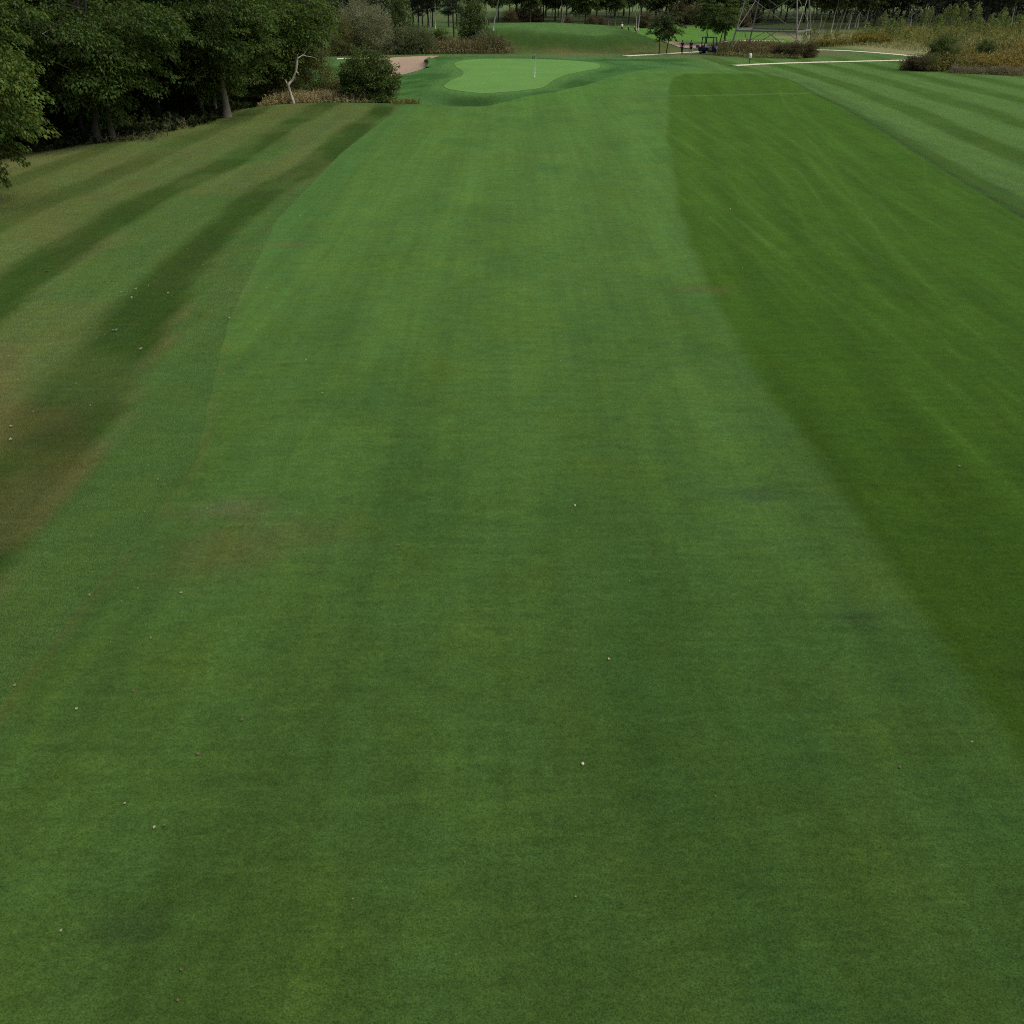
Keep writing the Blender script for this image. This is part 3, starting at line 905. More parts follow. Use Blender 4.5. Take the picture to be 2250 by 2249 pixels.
# low dark growth on the wood floor
def weeds(name, spots, hts, col, col2, leaves=7, lsize=.22, stem=True, seed=1, mat='straw', top=None, wid=.02, wr=.35, var=.3, gain=1.6, poly=None, fade=1.6):
    """stems with small leaves, joined: ground cover nobody could count"""
    rng = np.random.default_rng(seed)
    n = len(spots); XY = np.asarray(spots, float); h = np.asarray(hts, float) * (.55 + .9 * fbm(XY[:, 0] / 1.6, XY[:, 1] / 1.6, seed, 2))
    if poly is not None:
        h = h * (.25 + .75 * sstep(0, fade, -sd_poly(XY[:, 0], XY[:, 1], poly)))
    z0 = terrain(XY[:, 0], XY[:, 1]); B = np.stack([XY[:, 0], XY[:, 1], z0], 1)
    lean = rng.normal(0, .16, (n, 2)) * h[:, None]
    T = B + np.stack([lean[:, 0], lean[:, 1], h], 1)
    cc = np.array(col)[None] + (np.array(col2) - np.array(col))[None] * rng.random((n, 1))
    cc = cc * (1 - var + 2 * var * rng.random((n, 1))) * gain
    Vs, Fs, Cs, off = [], [], [], 0
    a = rng.random(n) * 6.28; w = np.stack([np.cos(a), np.sin(a), 0 * a], 1) * wid
    mid = (B + T) / 2 + np.stack([rng.normal(0, .05, n), rng.normal(0, .05, n), 0 * a], 1) * h[:, None]
    V = np.stack([B - w, B + w, mid + w * .7, T], 1).reshape(-1, 3)
    Vs.append(V); Fs.append(np.arange(4 * n).reshape(n, 4)); Cs.append(np.repeat(cc, 4, 0)); off = len(V)
    if leaves:
        tt = .15 + .85 * rng.random((n, leaves))
        C = (B[:, None] + (T - B)[:, None] * tt[..., None]).reshape(-1, 3)
        D = rng.normal(0, 1, (n * leaves, 3)); D[:, 2] = np.abs(D[:, 2]) * .8
        D = unit(D); ls = lsize * (.5 + rng.random(n * leaves))
        V, F = leaf_quads(rng, C + D * ls[:, None] * .5, D, ls, wr)
        c2 = np.repeat(cc, leaves, 0) * (.7 + .6 * rng.random((n * leaves, 1)))
        if top is not None:
            q = (tt.ravel() > .72)[:, None] * (rng.random((n * leaves, 1)) < .7)
            c2 = np.where(q, np.array(top)[None] * gain * (.7 + .6 * rng.random((n * leaves, 1))), c2)
        Vs.append(V); Fs.append(F + off); Cs.append(np.repeat(c2, 4, 0))
    return tag(obj(name, mesh_np(name, np.concatenate(Vs), np.concatenate(Fs), M[mat], np.concatenate(Cs))), kind='stuff')

def in_poly(n, poly, seed, edge=0.0):
    rng = np.random.default_rng(seed); P = np.array(poly); out = []
    lo, hi = P.min(0), P.max(0)
    while sum(map(len, out)) < n:
        q = lo + (hi - lo) * rng.random((n * 2, 2))
        d = sd_poly(q[:, 0], q[:, 1], poly) + edge * (rng.random(len(q)) - .5)
        out.append(q[d < 0])
    return np.concatenate(out)[:n]

rw = np.random.default_rng(5)
FLOOR = [(-30.8, 64), (-24.5, 67.5), (-22.4, 73), (-21.8, 86), (-24, 110), (-40, 112), (-52, 75), (-46, 58), (-36, 58)]
q = in_poly(5200, FLOOR, 2, 1.0)
weeds('undergrowth', q, .35 + .9 * rw.random(len(q)) * sstep(0, 4, -sd_poly(q[:, 0], q[:, 1], FLOOR)), (.020, .036, .012), (.045, .060, .022), 9, .30, mat='leaf', seed=3, wr=.55, gain=1.0)
q = np.array([G(u, v) for u, v in [(75 + 9 * i + rnd.uniform(-5, 5), 322 - .055 * i * 9 + rnd.uniform(-2, 1)) for i in range(30)]] + [G(330 + 7 * i + rnd.uniform(-4, 4), 306 - 7 * i * .36 + rnd.uniform(-3, 2)) for i in range(32)])
q = np.repeat(q, 5, 0) + rw.normal(0, .35, (len(q) * 5, 2))
weeds('edge_weeds', q, .15 + .35 * rw.random(len(q)), (.07, .085, .04), (.13, .12, .07), 8, .16, seed=9, mat='leaf')

# ---- white birch with a bent trunk
def birch_snag():
    e = empty('birch_tree', GP(643, 229))
    u0, v0 = 643, 229
    k = 1 / 24.2
    pt = lambda u, v, d=0.0: Vector(((u - u0) * k, d, (v0 - v) * k * 1.0))
    mb = MB()
    mb.tube([pt(648, 234), pt(641, 212, .05), pt(637, 192, .1), pt(639, 189, .1)], [.15, .12, .105, .10], 8)
    mb.tube([pt(637, 194, .1), pt(648, 184, .15), pt(656, 168, .2), pt(660, 150, .2), pt(662, 138, .2)], [.10, .10, .095, .10, .07], 8)
    mb.tube([pt(637, 194, .1), pt(632, 184, .05)], [.09, .05], 6)
    mb.build('trunk', M['birch'], e, True)
    for pts, r in (([pt(656, 170, .2), pt(661, 173, .05)], (.09, .06)), ([pt(662, 145, .2), pt(676, 137, .3), pt(686, 122, .3)], (.045, .035, .012)), ([pt(672, 140, .3), pt(690, 143, .4), pt(706, 148, .3)], (.03, .02, .008))):
        MB().tube(pts, list(r), 6).build('limb', M['birch'], e, True)
    return tag(e, 'white birch with a bent broken trunk leaning right at the wood edge', 'tree')
birch_snag()

# ---- shrubs round the bunker and the green
PB = ('stem', 'foliage')
b_round = bush(31, 2.25, 4.2, 430, 60, .17, .42, (.058, .088, .026), .36, .1, 10, .5, yellow=.16, lobes=.2)
b_silver = bush(32, 4.3, 6.9, 620, 60, .26, .75, (.135, .150, .095), .3, -.25, 10, .22, upright=.9, yellow=.06, lobes=.16)
b_grey = bush(33, 2.4, 3.6, 260, 50, .24, .6, (.085, .105, .055), .3, -.2, 8, .26, upright=.9, yellow=.1)
b_olive = bush(34, 1.9, 4.9, 300, 46, .15, .55, (.100, .112, .042), .35, -.2, 9, .3, upright=1.0, yellow=.2)
b_green = bush(35, 2.2, 4.2, 260, 46, .22, .55, (.060, .088, .030), .3, .0, 8, .42, yellow=.15)
b_red = bush(36, 1.7, 2.2, 240, 40, .17, .45, (.070, .062, .034), .4, .0, 9, .4, yellow=.25)

def shrub(kit, u, v, label, rz=0.0, sc=(1, 1, 1), name='shrub', group=None):
    e = plant(name, kit, GP(u, v), rz, sc, PB)
    return tag(e, label, 'shrub', group)

e = plant('shrub', b_round, on(-12.4, 88.6), .4, (1.1, 1.1, 1.02), PB)
tag(e, 'round dark green bush standing in front of the left sand bunker', 'shrub')
shrub(b_silver, 803, 118, 'large silvery grey willow bush behind the left sand bunker', 1.0, (1.18, 1.0, 1.0))
shrub(b_olive, 752, 122, 'olive willow bush leaning against the left side of the silver willow', .3, (1.15, 1.15, 1.1))
e = plant('shrub', b_olive, on(-17.2, 92.0), 2.0, (.95, .95, 1.0), PB)
tag(e, 'thin olive-brown shrub between the white birch and the round bush', 'shrub')
e = plant('shrub', b_olive, on(-19.4, 90.6), .6, (.8, .8, .62), PB)
tag(e, 'low olive shrub at the foot of the white birch', 'shrub')
shrub(b_grey, 893, 118, 'grey-green bush touching the right side of the silver willow', .2, (1.1, 1.1, 1.05))
shrub(b_grey, 932, 117, 'smaller grey-green bush, second right of the silver willow', 2.2, (.85, .85, .95))
shrub(b_green, 965, 112, 'yellow-green bush among reeds right of the grey bushes', 1.2, (.9, .9, .7))
shrub(b_green, 1040, 95, 'rounded blue-green bush behind the reeds left of the two slim birches', .7, (1.1, 1.1, 1.45))
shrub(b_grey, 1072, 112, 'low grey bush at the left foot of the raised far green', 3.0, (.95, .95, .75))
shrub(b_grey, 1092, 114, 'brownish low bush nearest the foot of the raised green', 1.4, (.7, .7, .6))
shrub(b_green, 880, 88, 'tall narrow light green shrub behind the silver willow', 1.4, (1.0, 1.0, 1.7))

PQ = [G(938, 119), G(1000, 119), G(1060, 119), G(1130, 118), G(1120, 106), G(1060, 98), (-10, 168), (-17, 166)]
q = in_poly(3000, PQ, 6, 2)
weeds('reeds', q, .9 + 1.1 * rw.random(len(q)), (.095, .110, .042), (.125, .105, .055), 5, .3, poly=PQ, fade=2.0, seed=4, top=(.14, .105, .065), wid=.03, wr=.2)
q = in_poly(2600, [G(735, 119), G(800, 121), G(900, 120), G(960, 119), (-12, 160), (-28, 160)], 8, 1.5)
weeds('bunker_edge_grass', q, .35 + .55 * rw.random(len(q)), (.085, .10, .035), (.13, .125, .055), 4, .25, seed=14, wid=.03, wr=.2)
PQ = [(-21.6, 86.6), (-19.3, 87.2), (-16.0, 86.4), (-13.2, 86.0), (-12.0, 86.3), (-11.6, 87.6), (-13, 90), (-16, 93), (-21, 94)]
q = in_poly(5200, PQ, 7, .6)
weeds('dry_tall_grass', q, .45 + .5 * rw.random(len(q)), (.215, .190, .105), (.165, .150, .075), 3, .22, gain=2.0, poly=PQ, fade=0.7, seed=5, wid=.018, wr=.16)
PQ = [(-17.5, 91), (-14.5, 91), (-14, 96), (-18, 97)]
q = in_poly(1500, PQ, 17, .6)
weeds('russet_weeds', q, .7 + .8 * rw.random(len(q)), (.088, .082, .045), (.105, .100, .045), 8, .16, poly=PQ, fade=0.8, seed=6, mat='leaf')
q = in_poly(110, [(-10.6, 87.0), (-9.3, 86.2), (-7.6, 86.6), (-8.2, 88.2), (-10.2, 88.4)], 27, .4)
weeds('yellow_weeds', q, .12 + .25 * rw.random(len(q)), (.12, .13, .03), (.11, .085, .03), 9, .13, seed=7, mat='leaf')

# ---- young trees and the far wood
kY = deciduous(51, 6.5, 2.1, 1.7, 95, 34, .22, .55, (.055, .086, .028), ((0, 0, .09),), 'bark_dark', low=.4, limbs=14)
kY2 = deciduous(52, 7.5, 2.9, 2.0, 190, 42, .26, .6, (.075, .120, .030), ((0, 0, .11),), 'bark_dark', low=.4, limbs=14)
kW1 = deciduous(53, 15, 4.2, 4.2, 170, 40, .46, 1.0, (.070, .112, .030), ((0, 0, .20),), 'bark_dark', low=.35, limbs=16)
kW2 = deciduous(54, 13, 3.6, 3.6, 150, 40, .44, .95, (.090, .136, .036), ((0, 0, .17),), 'bark_pale', low=.35, limbs=14)
kW3 = deciduous(60, 14, 5.2, 3.6, 230, 40, .5, 1.1, (.056, .090, .026), ((0, 0, .24),), 'bark_dark', low=.45, limbs=16)
kBi = deciduous(55, 14, 2.8, 4.4, 120, 38, .38, .85, (.060, .085, .028), ((0, 0, .13),), 'birch', low=.3, limbs=12)
kBi2 = deciduous(56, 13, 2.6, 5.0, 110, 38, .38, .85, (.055, .078, .028), ((0, 0, .11),), 'birch', low=.3, limbs=10)
kP1 = pine(57, 15, 2.8, 3.4, (.028, .046, .024), .22)
kP2 = pine(58, 16, 2.6, 4.6, (.030, .048, .024), .19)
kBr = bush(59, 2.4, 4.6, 200, 34, .30, .7, (.074, .066, .038), .35, -.1, 10, .35, upright=.8, yellow=.2)

def tree(kit, u, v, name, rz=None, s=1.0, tilt=(0, 0)):
    rz = rnd.uniform(0, 6) if rz is None else rz
    e = plant(name, kit, GP(u, v), 0, (s, s, s))
    e.rotation_euler = (tilt[0], tilt[1], 0)
    for c in e.children:
        c.rotation_euler = (0, 0, rz)
    return e

tag(tree(kY, 1448, 119, 'young_tree', .5, .92), 'small dark tree on a thin trunk by the cart path, left of a pair', 'tree')
tag(tree(kY, 1464, 118.5, 'young_tree', 2.5, 1.0, (0, .05)), 'small dark tree by the cart path, right of a pair', 'tree')
tag(tree(kY2, 1552, 95, 'young_tree', 1.5, 1.0), 'bright leafy young tree standing behind the dark cart', 'tree')
tag(tree(kY2, 1579, 104, 'young_tree', 3.2, .95, (0, .06)), 'young tree left of the steel pylon, left of two thin trunks', 'tree')
tag(tree(kW1, 1592, 95, 'young_tree', .2, .8), 'taller young tree close to the left leg of the steel pylon', 'tree')

birches, pines, broads = [], [], []
for u, v, lean, s in [(957, 64, .03, 1), (946, 60, .0, .9), (1070, 72, .0, .95), (1084, 75, .16, .95), (1770, 78, .0, 1), (1797, 76, .06, .9), (1806, 74, .10, .9), (1826, 76, .04, 1), (1836, 73, .11, .9), (1843, 74, .14, .9), (1851, 73, .42, 1), (1864, 63, .05, 1), (1878, 61, .12, .95), (1884, 60, .08, .9), (1993, 56, -.01, 1.1), (1999, 57, .02, 1.1), (2070, 58, .2, .9), (2220, 60, .03, 1), (1397, 68, -.02, .95), (1403, 67, .0, .95), (1238, 54, -.12, .9), (1256, 53, .0, .9), (1488, 52, .0, 1.1), (1900, 62, .06, .9)]:
    birches.append(tree(kBi if len(birches) % 2 else kBi2, u, v, 'birch_tree', None, s, (0, lean)))
for u, v, lean, s in [(908, 60, .0, 1.1), (920, 63, .02, .9), (929, 60, -.02, .9), (941, 58, 0, .95), (951, 59, .02, .8), (986, 60, .0, .9), (997, 84, .0, .85), (1004, 58, .0, .9), (870, 55, 0, 1), (840, 52, 0, 1), (800, 52, 0, 1), (760, 52, 0, 1), (2045, 60, .04, 1), (2058, 58, .1, .9), (2085, 57, .12, .9), (2103, 55, .1, .9), (2120, 56, .05, .9), (2158, 60, .12, .9), (2166, 55, .0, .9), (2173, 54, .03, .9), (2228, 56, .0, 1), (2243, 57, .03, 1), (1958, 57, 0, 1), (1975, 56, .0, 1.05), (2136, 54, .0, 1), (2195, 55, .0, 1.0), (2026, 56, .0, 1.0)]:
    pines.append(tree(kP1 if len(pines) % 2 else kP2, u, v, 'pine_tree', None, s, (0, lean)))
for u, v, lean, s, k in [(1271, 68, .0, .85, kW2), (1284, 69, .05, .8, kW1), (1337, 56, -.22, .85, kW2), (1352, 57, .0, .85, kW2), (1382, 53, .0, .9, kW1), (1194, 48, 0, .9, kW1), (1310, 48, 0, .9, kW1), (1220, 46, 0, .9, kW1), (1420, 50, 0, .9, kW1), (1440, 46, 0, .95, kW1), (1697, 54, .02, .95, kW1), (1724, 51, .12, .95, kW1), (1640, 46, 0, 1, kW1), (1660, 40, 0, 1, kW2), (1750, 46, 0, .9, kW1), (1786, 50, 0, .9, kW2), (1903, 58, .06, .9, kW1), (1921, 58, .04, .9, kW1), (1944, 56, .02, .9, kW1), (1035, 50, 0, .9, kW1), (1120, 44, 0, .9, kW1), (1145, 40, 0, .9, kW1), (1530, 44, 0, 1, kW1), (1515, 40, 0, 1, kW2), (1570, 44, 0, 1, kW1), (1605, 46, 0, 1, kW2), (1470, 42, 0, 1, kW1), (1835, 44, 0, 1, kW1), (1870, 42, 0, 1, kW1), (1715, 38, 0, 1, kW1), (1095, 52, 0, .9, kW1), (1165, 52, 0, .85, kW2)]:
    broads.append(tree(k, u, v, 'broadleaf_tree', None, s, (0, lean)))
for i in range(44):
    u = 1110 + 830 * (i + rnd.random()) / 44
    broads.append(tree((kW1, kW2, kW3, kY2)[i * 7 % 4], u + rnd.uniform(-22, 22), rnd.uniform(30, 50), 'broadleaf_tree', None, rnd.uniform(.7, 1.3), (0, rnd.uniform(-.08, .10))))
number_off(birches, 'pale-trunked birch of the far wood, {} birch counted from the left', 'tree', 'birches of the far wood')
number_off(pines, 'dark pine of the far wood, {} pine counted from the left', 'tree', 'pines of the far wood')
number_off(broads, 'broadleaf tree of the far wood, {} broadleaf counted from the left', 'tree', 'broadleaf trees of the far wood')

# dense trees further back, a wood nobody could count
def far_mass(name, x0, x1, y0, y1, n, z0, z1, size, col, seed, gap=None):
    rng = np.random.default_rng(seed)
    m = n // 24
    P = np.stack([x0 + (x1 - x0) * rng.random(m), y0 + (y1 - y0) * rng.random(m), z0 + (z1 - z0) * rng.random(m)], 1)
    if gap is not None:
        P = P[gap(P[:, 0], P[:, 1])]
    m = len(P)
    P[:, 2] += terrain(P[:, 0], P[:, 1])
    O = np.repeat(np.array([[0, -1.0, 0]]), m, 0) + rng.normal(0, .5, (m, 3))
    V, F = spray_leaves(rng, P, O, 24, size, size * 3.2, .5, .3, .55)
    c = leaf_tints(rng, m * 24, col, .35, .1, np.repeat(.7 + .6 * rng.random(m), 24))
    return tag(obj(name, mesh_np(name, V, F, M['leaf'], c)), kind='stuff')
far_mass('distant_wood', -330, 420, 520, 640, 60000, 1.2, 16, 1.5, (.026, .042, .016), 71)
far_mass('left_backwoods', -130, -24, 200, 330, 42000, 1.0, 13, .8, (.024, .040, .015), 72)
far_mass('right_backwoods', 92, 200, 262, 330, 42000, 1.5, 14, .75, (.020, .034, .014), 73)
mb = MB(); r2 = random.Random(3)
for i in range(260):
    x = r2.uniform(-300, 400); y = r2.uniform(500, 530)
    mb.tube([(x, y, tz(x, y) - .2), (x + r2.uniform(-.6, .6), y, tz(x, y) + 9)], [.35, .25], 5)
tag(mb.build('distant_trunks', M['bark_dark']), kind='stuff')
mb = MB()
for i in range(150):
    x, y = (r2.uniform(88, 180), r2.uniform(255, 300)) if i % 2 else (r2.uniform(-100, -24), r2.uniform(190, 260))
    mb.tube([(x, y, tz(x, y) - .2), (x + r2.uniform(-1.6, 1.6), y, tz(x, y) + 8)], [.17, .12], 5)
tag(mb.build('backwood_trunks', M['bark_pale']), kind='stuff')

# reddish bare shrubs and scrub under the far trees
scrub = []
for u, v, s in [(1500, 52, 1.0), (1520, 54, .9), (1540, 50, 1.1), (1480, 48, 1), (1415, 62, .7), (1300, 62, .55), (1320, 60, .5), (1250, 60, .5), (1120, 56, .8), (1145, 52, .9), (1175, 50, .9), (1610, 56, .8), (1632, 60, .7), (1655, 50, .9)]:
    scrub.append(plant('shrub', kBr, GP(u, v), rnd.uniform(0, 6), (s, s, s), PB))
number_off(scrub, 'brown scrubby bush under the far trees, {} one counted from the left', 'shrub', 'scrub under the far trees')

# ---- meadow on the right: saplings, dry grass, goldenrod
sap = [sapling(61, 4.2, .75, 620, .26, (.20, .26, .095)), sapling(62, 3.4, .85, 560, .26, (.17, .23, .075)), sapling(63, 2.4, .8, 420, .24, (.20, .215, .065)), sapling(64, 4.8, .9, 700, .28, (.16, .21, .080))]
sl_ = []
for u, v, k, s in [(1935, 78, 0, 1), (1950, 84, 1, 1), (1962, 90, 1, .9), (1925, 92, 2, 1), (1975, 86, 0, .9), (1915, 84, 2, .8), (1990, 92, 2, .8), (2025, 66, 3, .9), (2036, 64, 0, 1.1), (2058, 72, 1, 1), (2066, 84, 2, 1), (2074, 66, 0, 1.2), (2092, 66, 0, 1.25), (2102, 76, 1, 1), (2112, 64, 3, 1.15), (2120, 78, 2, 1.1), (2133, 86, 1, .9), (2140, 66, 0, 1.3), (2085, 92, 2, 1), (2055, 92, 1, .8), (2104, 92, 2, .9), (2150, 80, 1, 1), (2160, 86, 2, 1.1), (2172, 78, 0, .9), (2182, 84, 1, 1), (2192, 72, 3, .9), (2198, 66, 0, 1.1), (2210, 78, 1, 1), (2222, 84, 2, 1), (2230, 76, 1, 1.1), (2240, 82, 2, 1.2), (2246, 72, 0, 1), (2034, 106, 2, .7), (2118, 98, 2, .8), (1885, 86, 2, .8), (1900, 80, 1, .8), (1790, 92, 2, .9), (1815, 90, 2, .8), (1765, 96, 1, .7), (1840, 88, 2, .8)]:
    sl_.append(plant('sapling', sap[k], GP(u, v), rnd.uniform(0, 6), (s, s, s * .95), PB))
number_off(sl_, 'slender leafy sapling in the dry meadow on the right, {} counted from the left', 'sapling', 'saplings in the right-hand meadow')

MEAD = [G(1785, 104), G(1900, 103), G(2000, 112), G(2060, 118), G(2250, 122), (92, 150), (110, 225), (84, 222), (60, 205), (50, 180)]
q = in_poly(16000, MEAD, 12, 2)
mh = (.25 + .6 * rw.random(len(q))) * (.5 + 1.0 * fbm(q[:, 0] / 6, q[:, 1] / 6, 3, 2))
weeds('meadow_grass', q, mh, (.225, .215, .105), (.145, .175, .066), 2, .3, seed=15, wid=.035, wr=.14)
q = in_poly(2600, [G(1785, 104), G(1870, 100), G(1960, 96), (62, 190), (58, 176)], 19, 2)
weeds('goldenrod', q, .6 + .7 * rw.random(len(q)), (.10, .115, .030), (.13, .115, .028), 7, .24, seed=20, mat='leaf', top=(.17, .145, .030), gain=1.25)
q = in_poly(4200, [(75, 150), (98, 150), (112, 222), (84, 222), (66, 200), (66, 172)], 29, 3)
weeds('meadow_scrub', q, .6 + 1.5 * rw.random(len(q)) ** 2, (.095, .120, .042), (.150, .145, .048), 10, .28, seed=22, mat='leaf')

# thicket at the right edge of the far fairway
THK = [G(1994, 153), G(2010, 143), G(2050, 132), G(2110, 122), G(2250, 118), (72, 150), (78, 128), G(2250, 164), G(2180, 163), G(2100, 159), G(2030, 158)]
q = in_poly(7500, THK, 33, 1)
f = fbm(q[:, 0] / 3, q[:, 1] / 3, 8, 2)
weeds('thicket', q, (.45 + 1.15 * f + .5 * rw.random(len(q))), (.080, .112, .038), (.112, .118, .044), 9, .26, poly=THK, fade=2.2, seed=34, mat='leaf', top=(.14, .105, .036), wr=.4, gain=1.75)
PQ = [G(2100, 158), G(2150, 148), G(2250, 144), (72, 128), G(2250, 165)]
q = in_poly(3000, PQ, 35, .6)
weeds('goldenrod', q, .9 + .6 * rw.random(len(q)), (.095, .100, .032), (.118, .108, .036), 10, .22, poly=PQ, fade=1.5, seed=36, mat='leaf', top=(.19, .135, .026), gain=1.6)
PQ = [G(2085, 161), G(2250, 168), G(2250, 162), G(2085, 157)]
q = in_poly(2600, PQ, 37, .5)
weeds('dry_tall_grass', q, .35 + .55 * rw.random(len(q)), (.17, .15, .10), (.13, .12, .07), 2, .2, poly=PQ, fade=0.4, seed=38, wid=.018, wr=.15)
thick = []
for kit, u, v, s, lab in [(b_red, 2012, 155, (1.0, 1.0, .75), 'reddish-brown bush at the left tip of the right-hand thicket'), (b_green, 2062, 152, (.85, .85, .85), 'green leafy bush rising in the left half of the right-hand thicket'), (b_olive, 2090, 150, (.7, .7, .62), 'yellowish bush in the middle of the right-hand thicket'), (b_green, 2160, 138, (.6, .6, .62), 'small dark-leaved bush in the brown part of the right-hand thicket'), (b_olive, 2045, 156, (.6, .6, .4), 'low dark bush at the front of the right-hand thicket')]:
    shrub(kit, u, v, lab, rnd.uniform(0, 6), s)

# weeds round the pylon feet
PQ = [G(1590, 121), G(1640, 123), G(1720, 126), G(1785, 126), (45, 160), (36, 168), (30, 166), (29.5, 158)]
q = in_poly(3600, PQ, 41, .8)
weeds('pylon_weeds', q, .5 + .9 * rw.random(len(q)), (.084, .074, .036), (.082, .092, .036), 8, .22, poly=PQ, fade=2.0, seed=42, mat='leaf', top=(.105, .070, .040), gain=1.9)
q = in_poly(1500, [G(1570, 123), G(1640, 127), G(1760, 130), G(1760, 125), G(1640, 121), G(1580, 118)], 43, .5)
weeds('pylon_edge_grass', q, .2 + .35 * rw.random(len(q)), (.10, .12, .045), (.14, .13, .07), 3, .2, seed=44, wid=.025)
shrub(b_red, 1745, 127, 'dark reddish shrub at the right front foot of the pylon', .4, (.75, .75, .85))
shrub(b_red, 1772, 126, 'rusty shrub just right of the pylon, beside the path', 2.4, (.85, .85, .85))
shrub(b_red, 1716, 124, 'brown shrub between the pylon legs', 1.4, (.7, .7, .7))
shrub(b_olive, 1590, 121, 'low olive bush at the left foot of the pylon', 1.4, (.5, .5, .3))

# ------------------------------------------------------------------ steel pylon
def pylon():
    fl = Vector((*flat(1602, 118.5), 0)); s = 9.8; a = math.radians(-28)
    e1 = Vector((math.cos(a), math.sin(a), 0)); e2 = Vector((-e1.y, e1.x, 0))
    c0 = fl + (e1 + e2) * s / 2
    e = empty('lattice_pylon', (c0.x, c0.y, tz(c0.x, c0.y)))
    HT, top = 30.0, 1.5
    def leg(i, z):
        sx, sy = ((-1, -1), (1, -1), (1, 1), (-1, 1))[i]
        h = s / 2 + (top / 2 - s / 2) * min(z / 24.0, 1)
        return e1 * (sx * h) + e2 * (sy * h) + Vector((0, 0, z))
    for i in range(4):
        MB().bar(leg(i, -.4), leg(i, 24), .15).bar(leg(i, 23.9), leg(i, HT), .14).build('leg', M['steel'], e)
        mb = MB(); p = leg(i, 0); mb.box((p.x, p.y, .1), (.8, .8, .5)); mb.build('footing', M['path'], e)
    def br(p, q, w=.075):
        MB().bar(p, q, w).build('brace', M['steel'], e)
    lv = [3.0, 7.6, 11.6, 15.0, 18.0, 21.0, 24.0]
    for i in range(4):
        j = (i + 1) % 4
        for k, z in enumerate(lv):
            MB().bar(leg(i, z), leg(j, z), .20 if k == 0 else .09).build('beam', M['steel'], e)
        mid = (leg(i, 3.0) + leg(j, 3.0)) / 2
        br(leg(i, .25), mid); br(leg(j, .25), mid)
        for k in range(len(lv) - 1):
            z0, z1 = lv[k], lv[k + 1]
            br(leg(i, z0), leg(j, z1)); br(leg(j, z0), leg(i, z1))
    for k, z in enumerate((24.0, 27.0)):
        for sg in (-1, 1):
            tip = e1 * (sg * (6.5 - k)) + Vector((0, 0, z + .6))
            for i in ((1, 2) if sg > 0 else (0, 3)):
                MB().bar(leg(i, z), tip, .12).bar(leg(i, z + 1.6), tip, .10).build('crossarm', M['steel'], e)
    mb = MB()
    mb.bar(leg(0, HT), Vector((0, 0, HT + 3)), .12).bar(leg(2, HT), Vector((0, 0, HT + 3)), .12)
    mb.build('peak', M['steel'], e)
    return tag(e, 'grey steel lattice pylon standing among brown weeds beyond the fairway', 'pylon')
pylon()

# ------------------------------------------------------------------ flagsticks, marker, balls
def flagstick(loc, h, r, label, flagsize, flagmat, polemat):
    e = empty('flagstick', loc)
    MB().tube([(0, 0, -.1), (0, 0, h)], [r, r * .8], 8).build('pole', M[polemat], e, True)
    V, F = [], []
    nx, nz = 8, 5
    for i in range(nx + 1):
        for k in range(nz + 1):
            u = i / nx
            V.append((-u * flagsize * .72, .06 * math.sin(u * 7) * u, h - .02 - (k / nz) * flagsize * .75 * (1 - .15 * u) - .28 * u * flagsize))
    for i in range(nx):
        for k in range(nz):
            a = i * (nz + 1) + k
            F.append((a, a + 1, a + nz + 2, a + nz + 1))
    fo = obj('flag', mesh_np('flag', np.array(V), np.array(F), M[flagmat], None, True), e)
    so = fo.modifiers.new('thick', 'SOLIDIFY'); so.thickness = .004
    MB().lathe([(0, h + .05), (.03, h + .03), (.03, h - .01), (0, h - .02)], 8).build('knob', M[polemat], e, True)
    MB().lathe([(.0, .012), (.054, .012), (.058, .016), (.058, .004)], 16).build('cup', M['black'], e, True)
    return tag(e, label, 'flagstick')
p = GP(1175, 171)
flagstick((p.x, p.y, p.z + .01), 2.15, .036, 'white flagstick with small green flag on the bright putting green', .40, 'flag', 'white')
p = GP(1313, 70)
flagstick(p, 2.4, .035, 'grey flagstick standing on the raised far green', .35, 'cloth_grey', 'rim')

def marker():
    e = empty('ball_washer', GP(1647, 138))
    MB().tube([(0, 0, -.1), (0, 0, .55)], .055, 8).build('post', M['black'], e, True)
    MB().lathe([(0, .52), (.17, .52), (.185, .56), (.185, .94), (.15, 1.03), (.06, 1.10), (0, 1.11)], 14).build('housing', M['white'], e, True)
    MB().tube([(0, 0, 1.08), (0, 0, 1.2)], .02, 6).box((0, 0, 1.21), (.12, .035, .035)).build('plunger_handle', M['black'], e)
    MB().box((0, 0, .51), (.26, .26, .03)).build('tray', M['black'], e, bevel=.006)
    return tag(e, 'white ball washer on a dark post in front of the pylon', 'ball washer')
marker()

def golf_ball(u, v, label):
    me = bpy.data.meshes.new('golf_ball'); bm = bmesh.new()
    bmesh.ops.create_icosphere(bm, subdivisions=3, radius=.0222)
    bm.to_mesh(me); bm.free()
    me.polygons.foreach_set('use_smooth', np.ones(len(me.polygons), bool))
    me.materials.append(M['ball'])
    x, y = G(u, v)
    return tag(obj('golf_ball', me, None, (x, y, tz(x, y) + .024)), label, 'golf ball')
golf_ball(1263, 1112, 'white golf ball lying in mid fairway, the farther and brighter of two')
golf_ball(1280, 1680, 'off-white golf ball lying in the near fairway, the nearer of two')

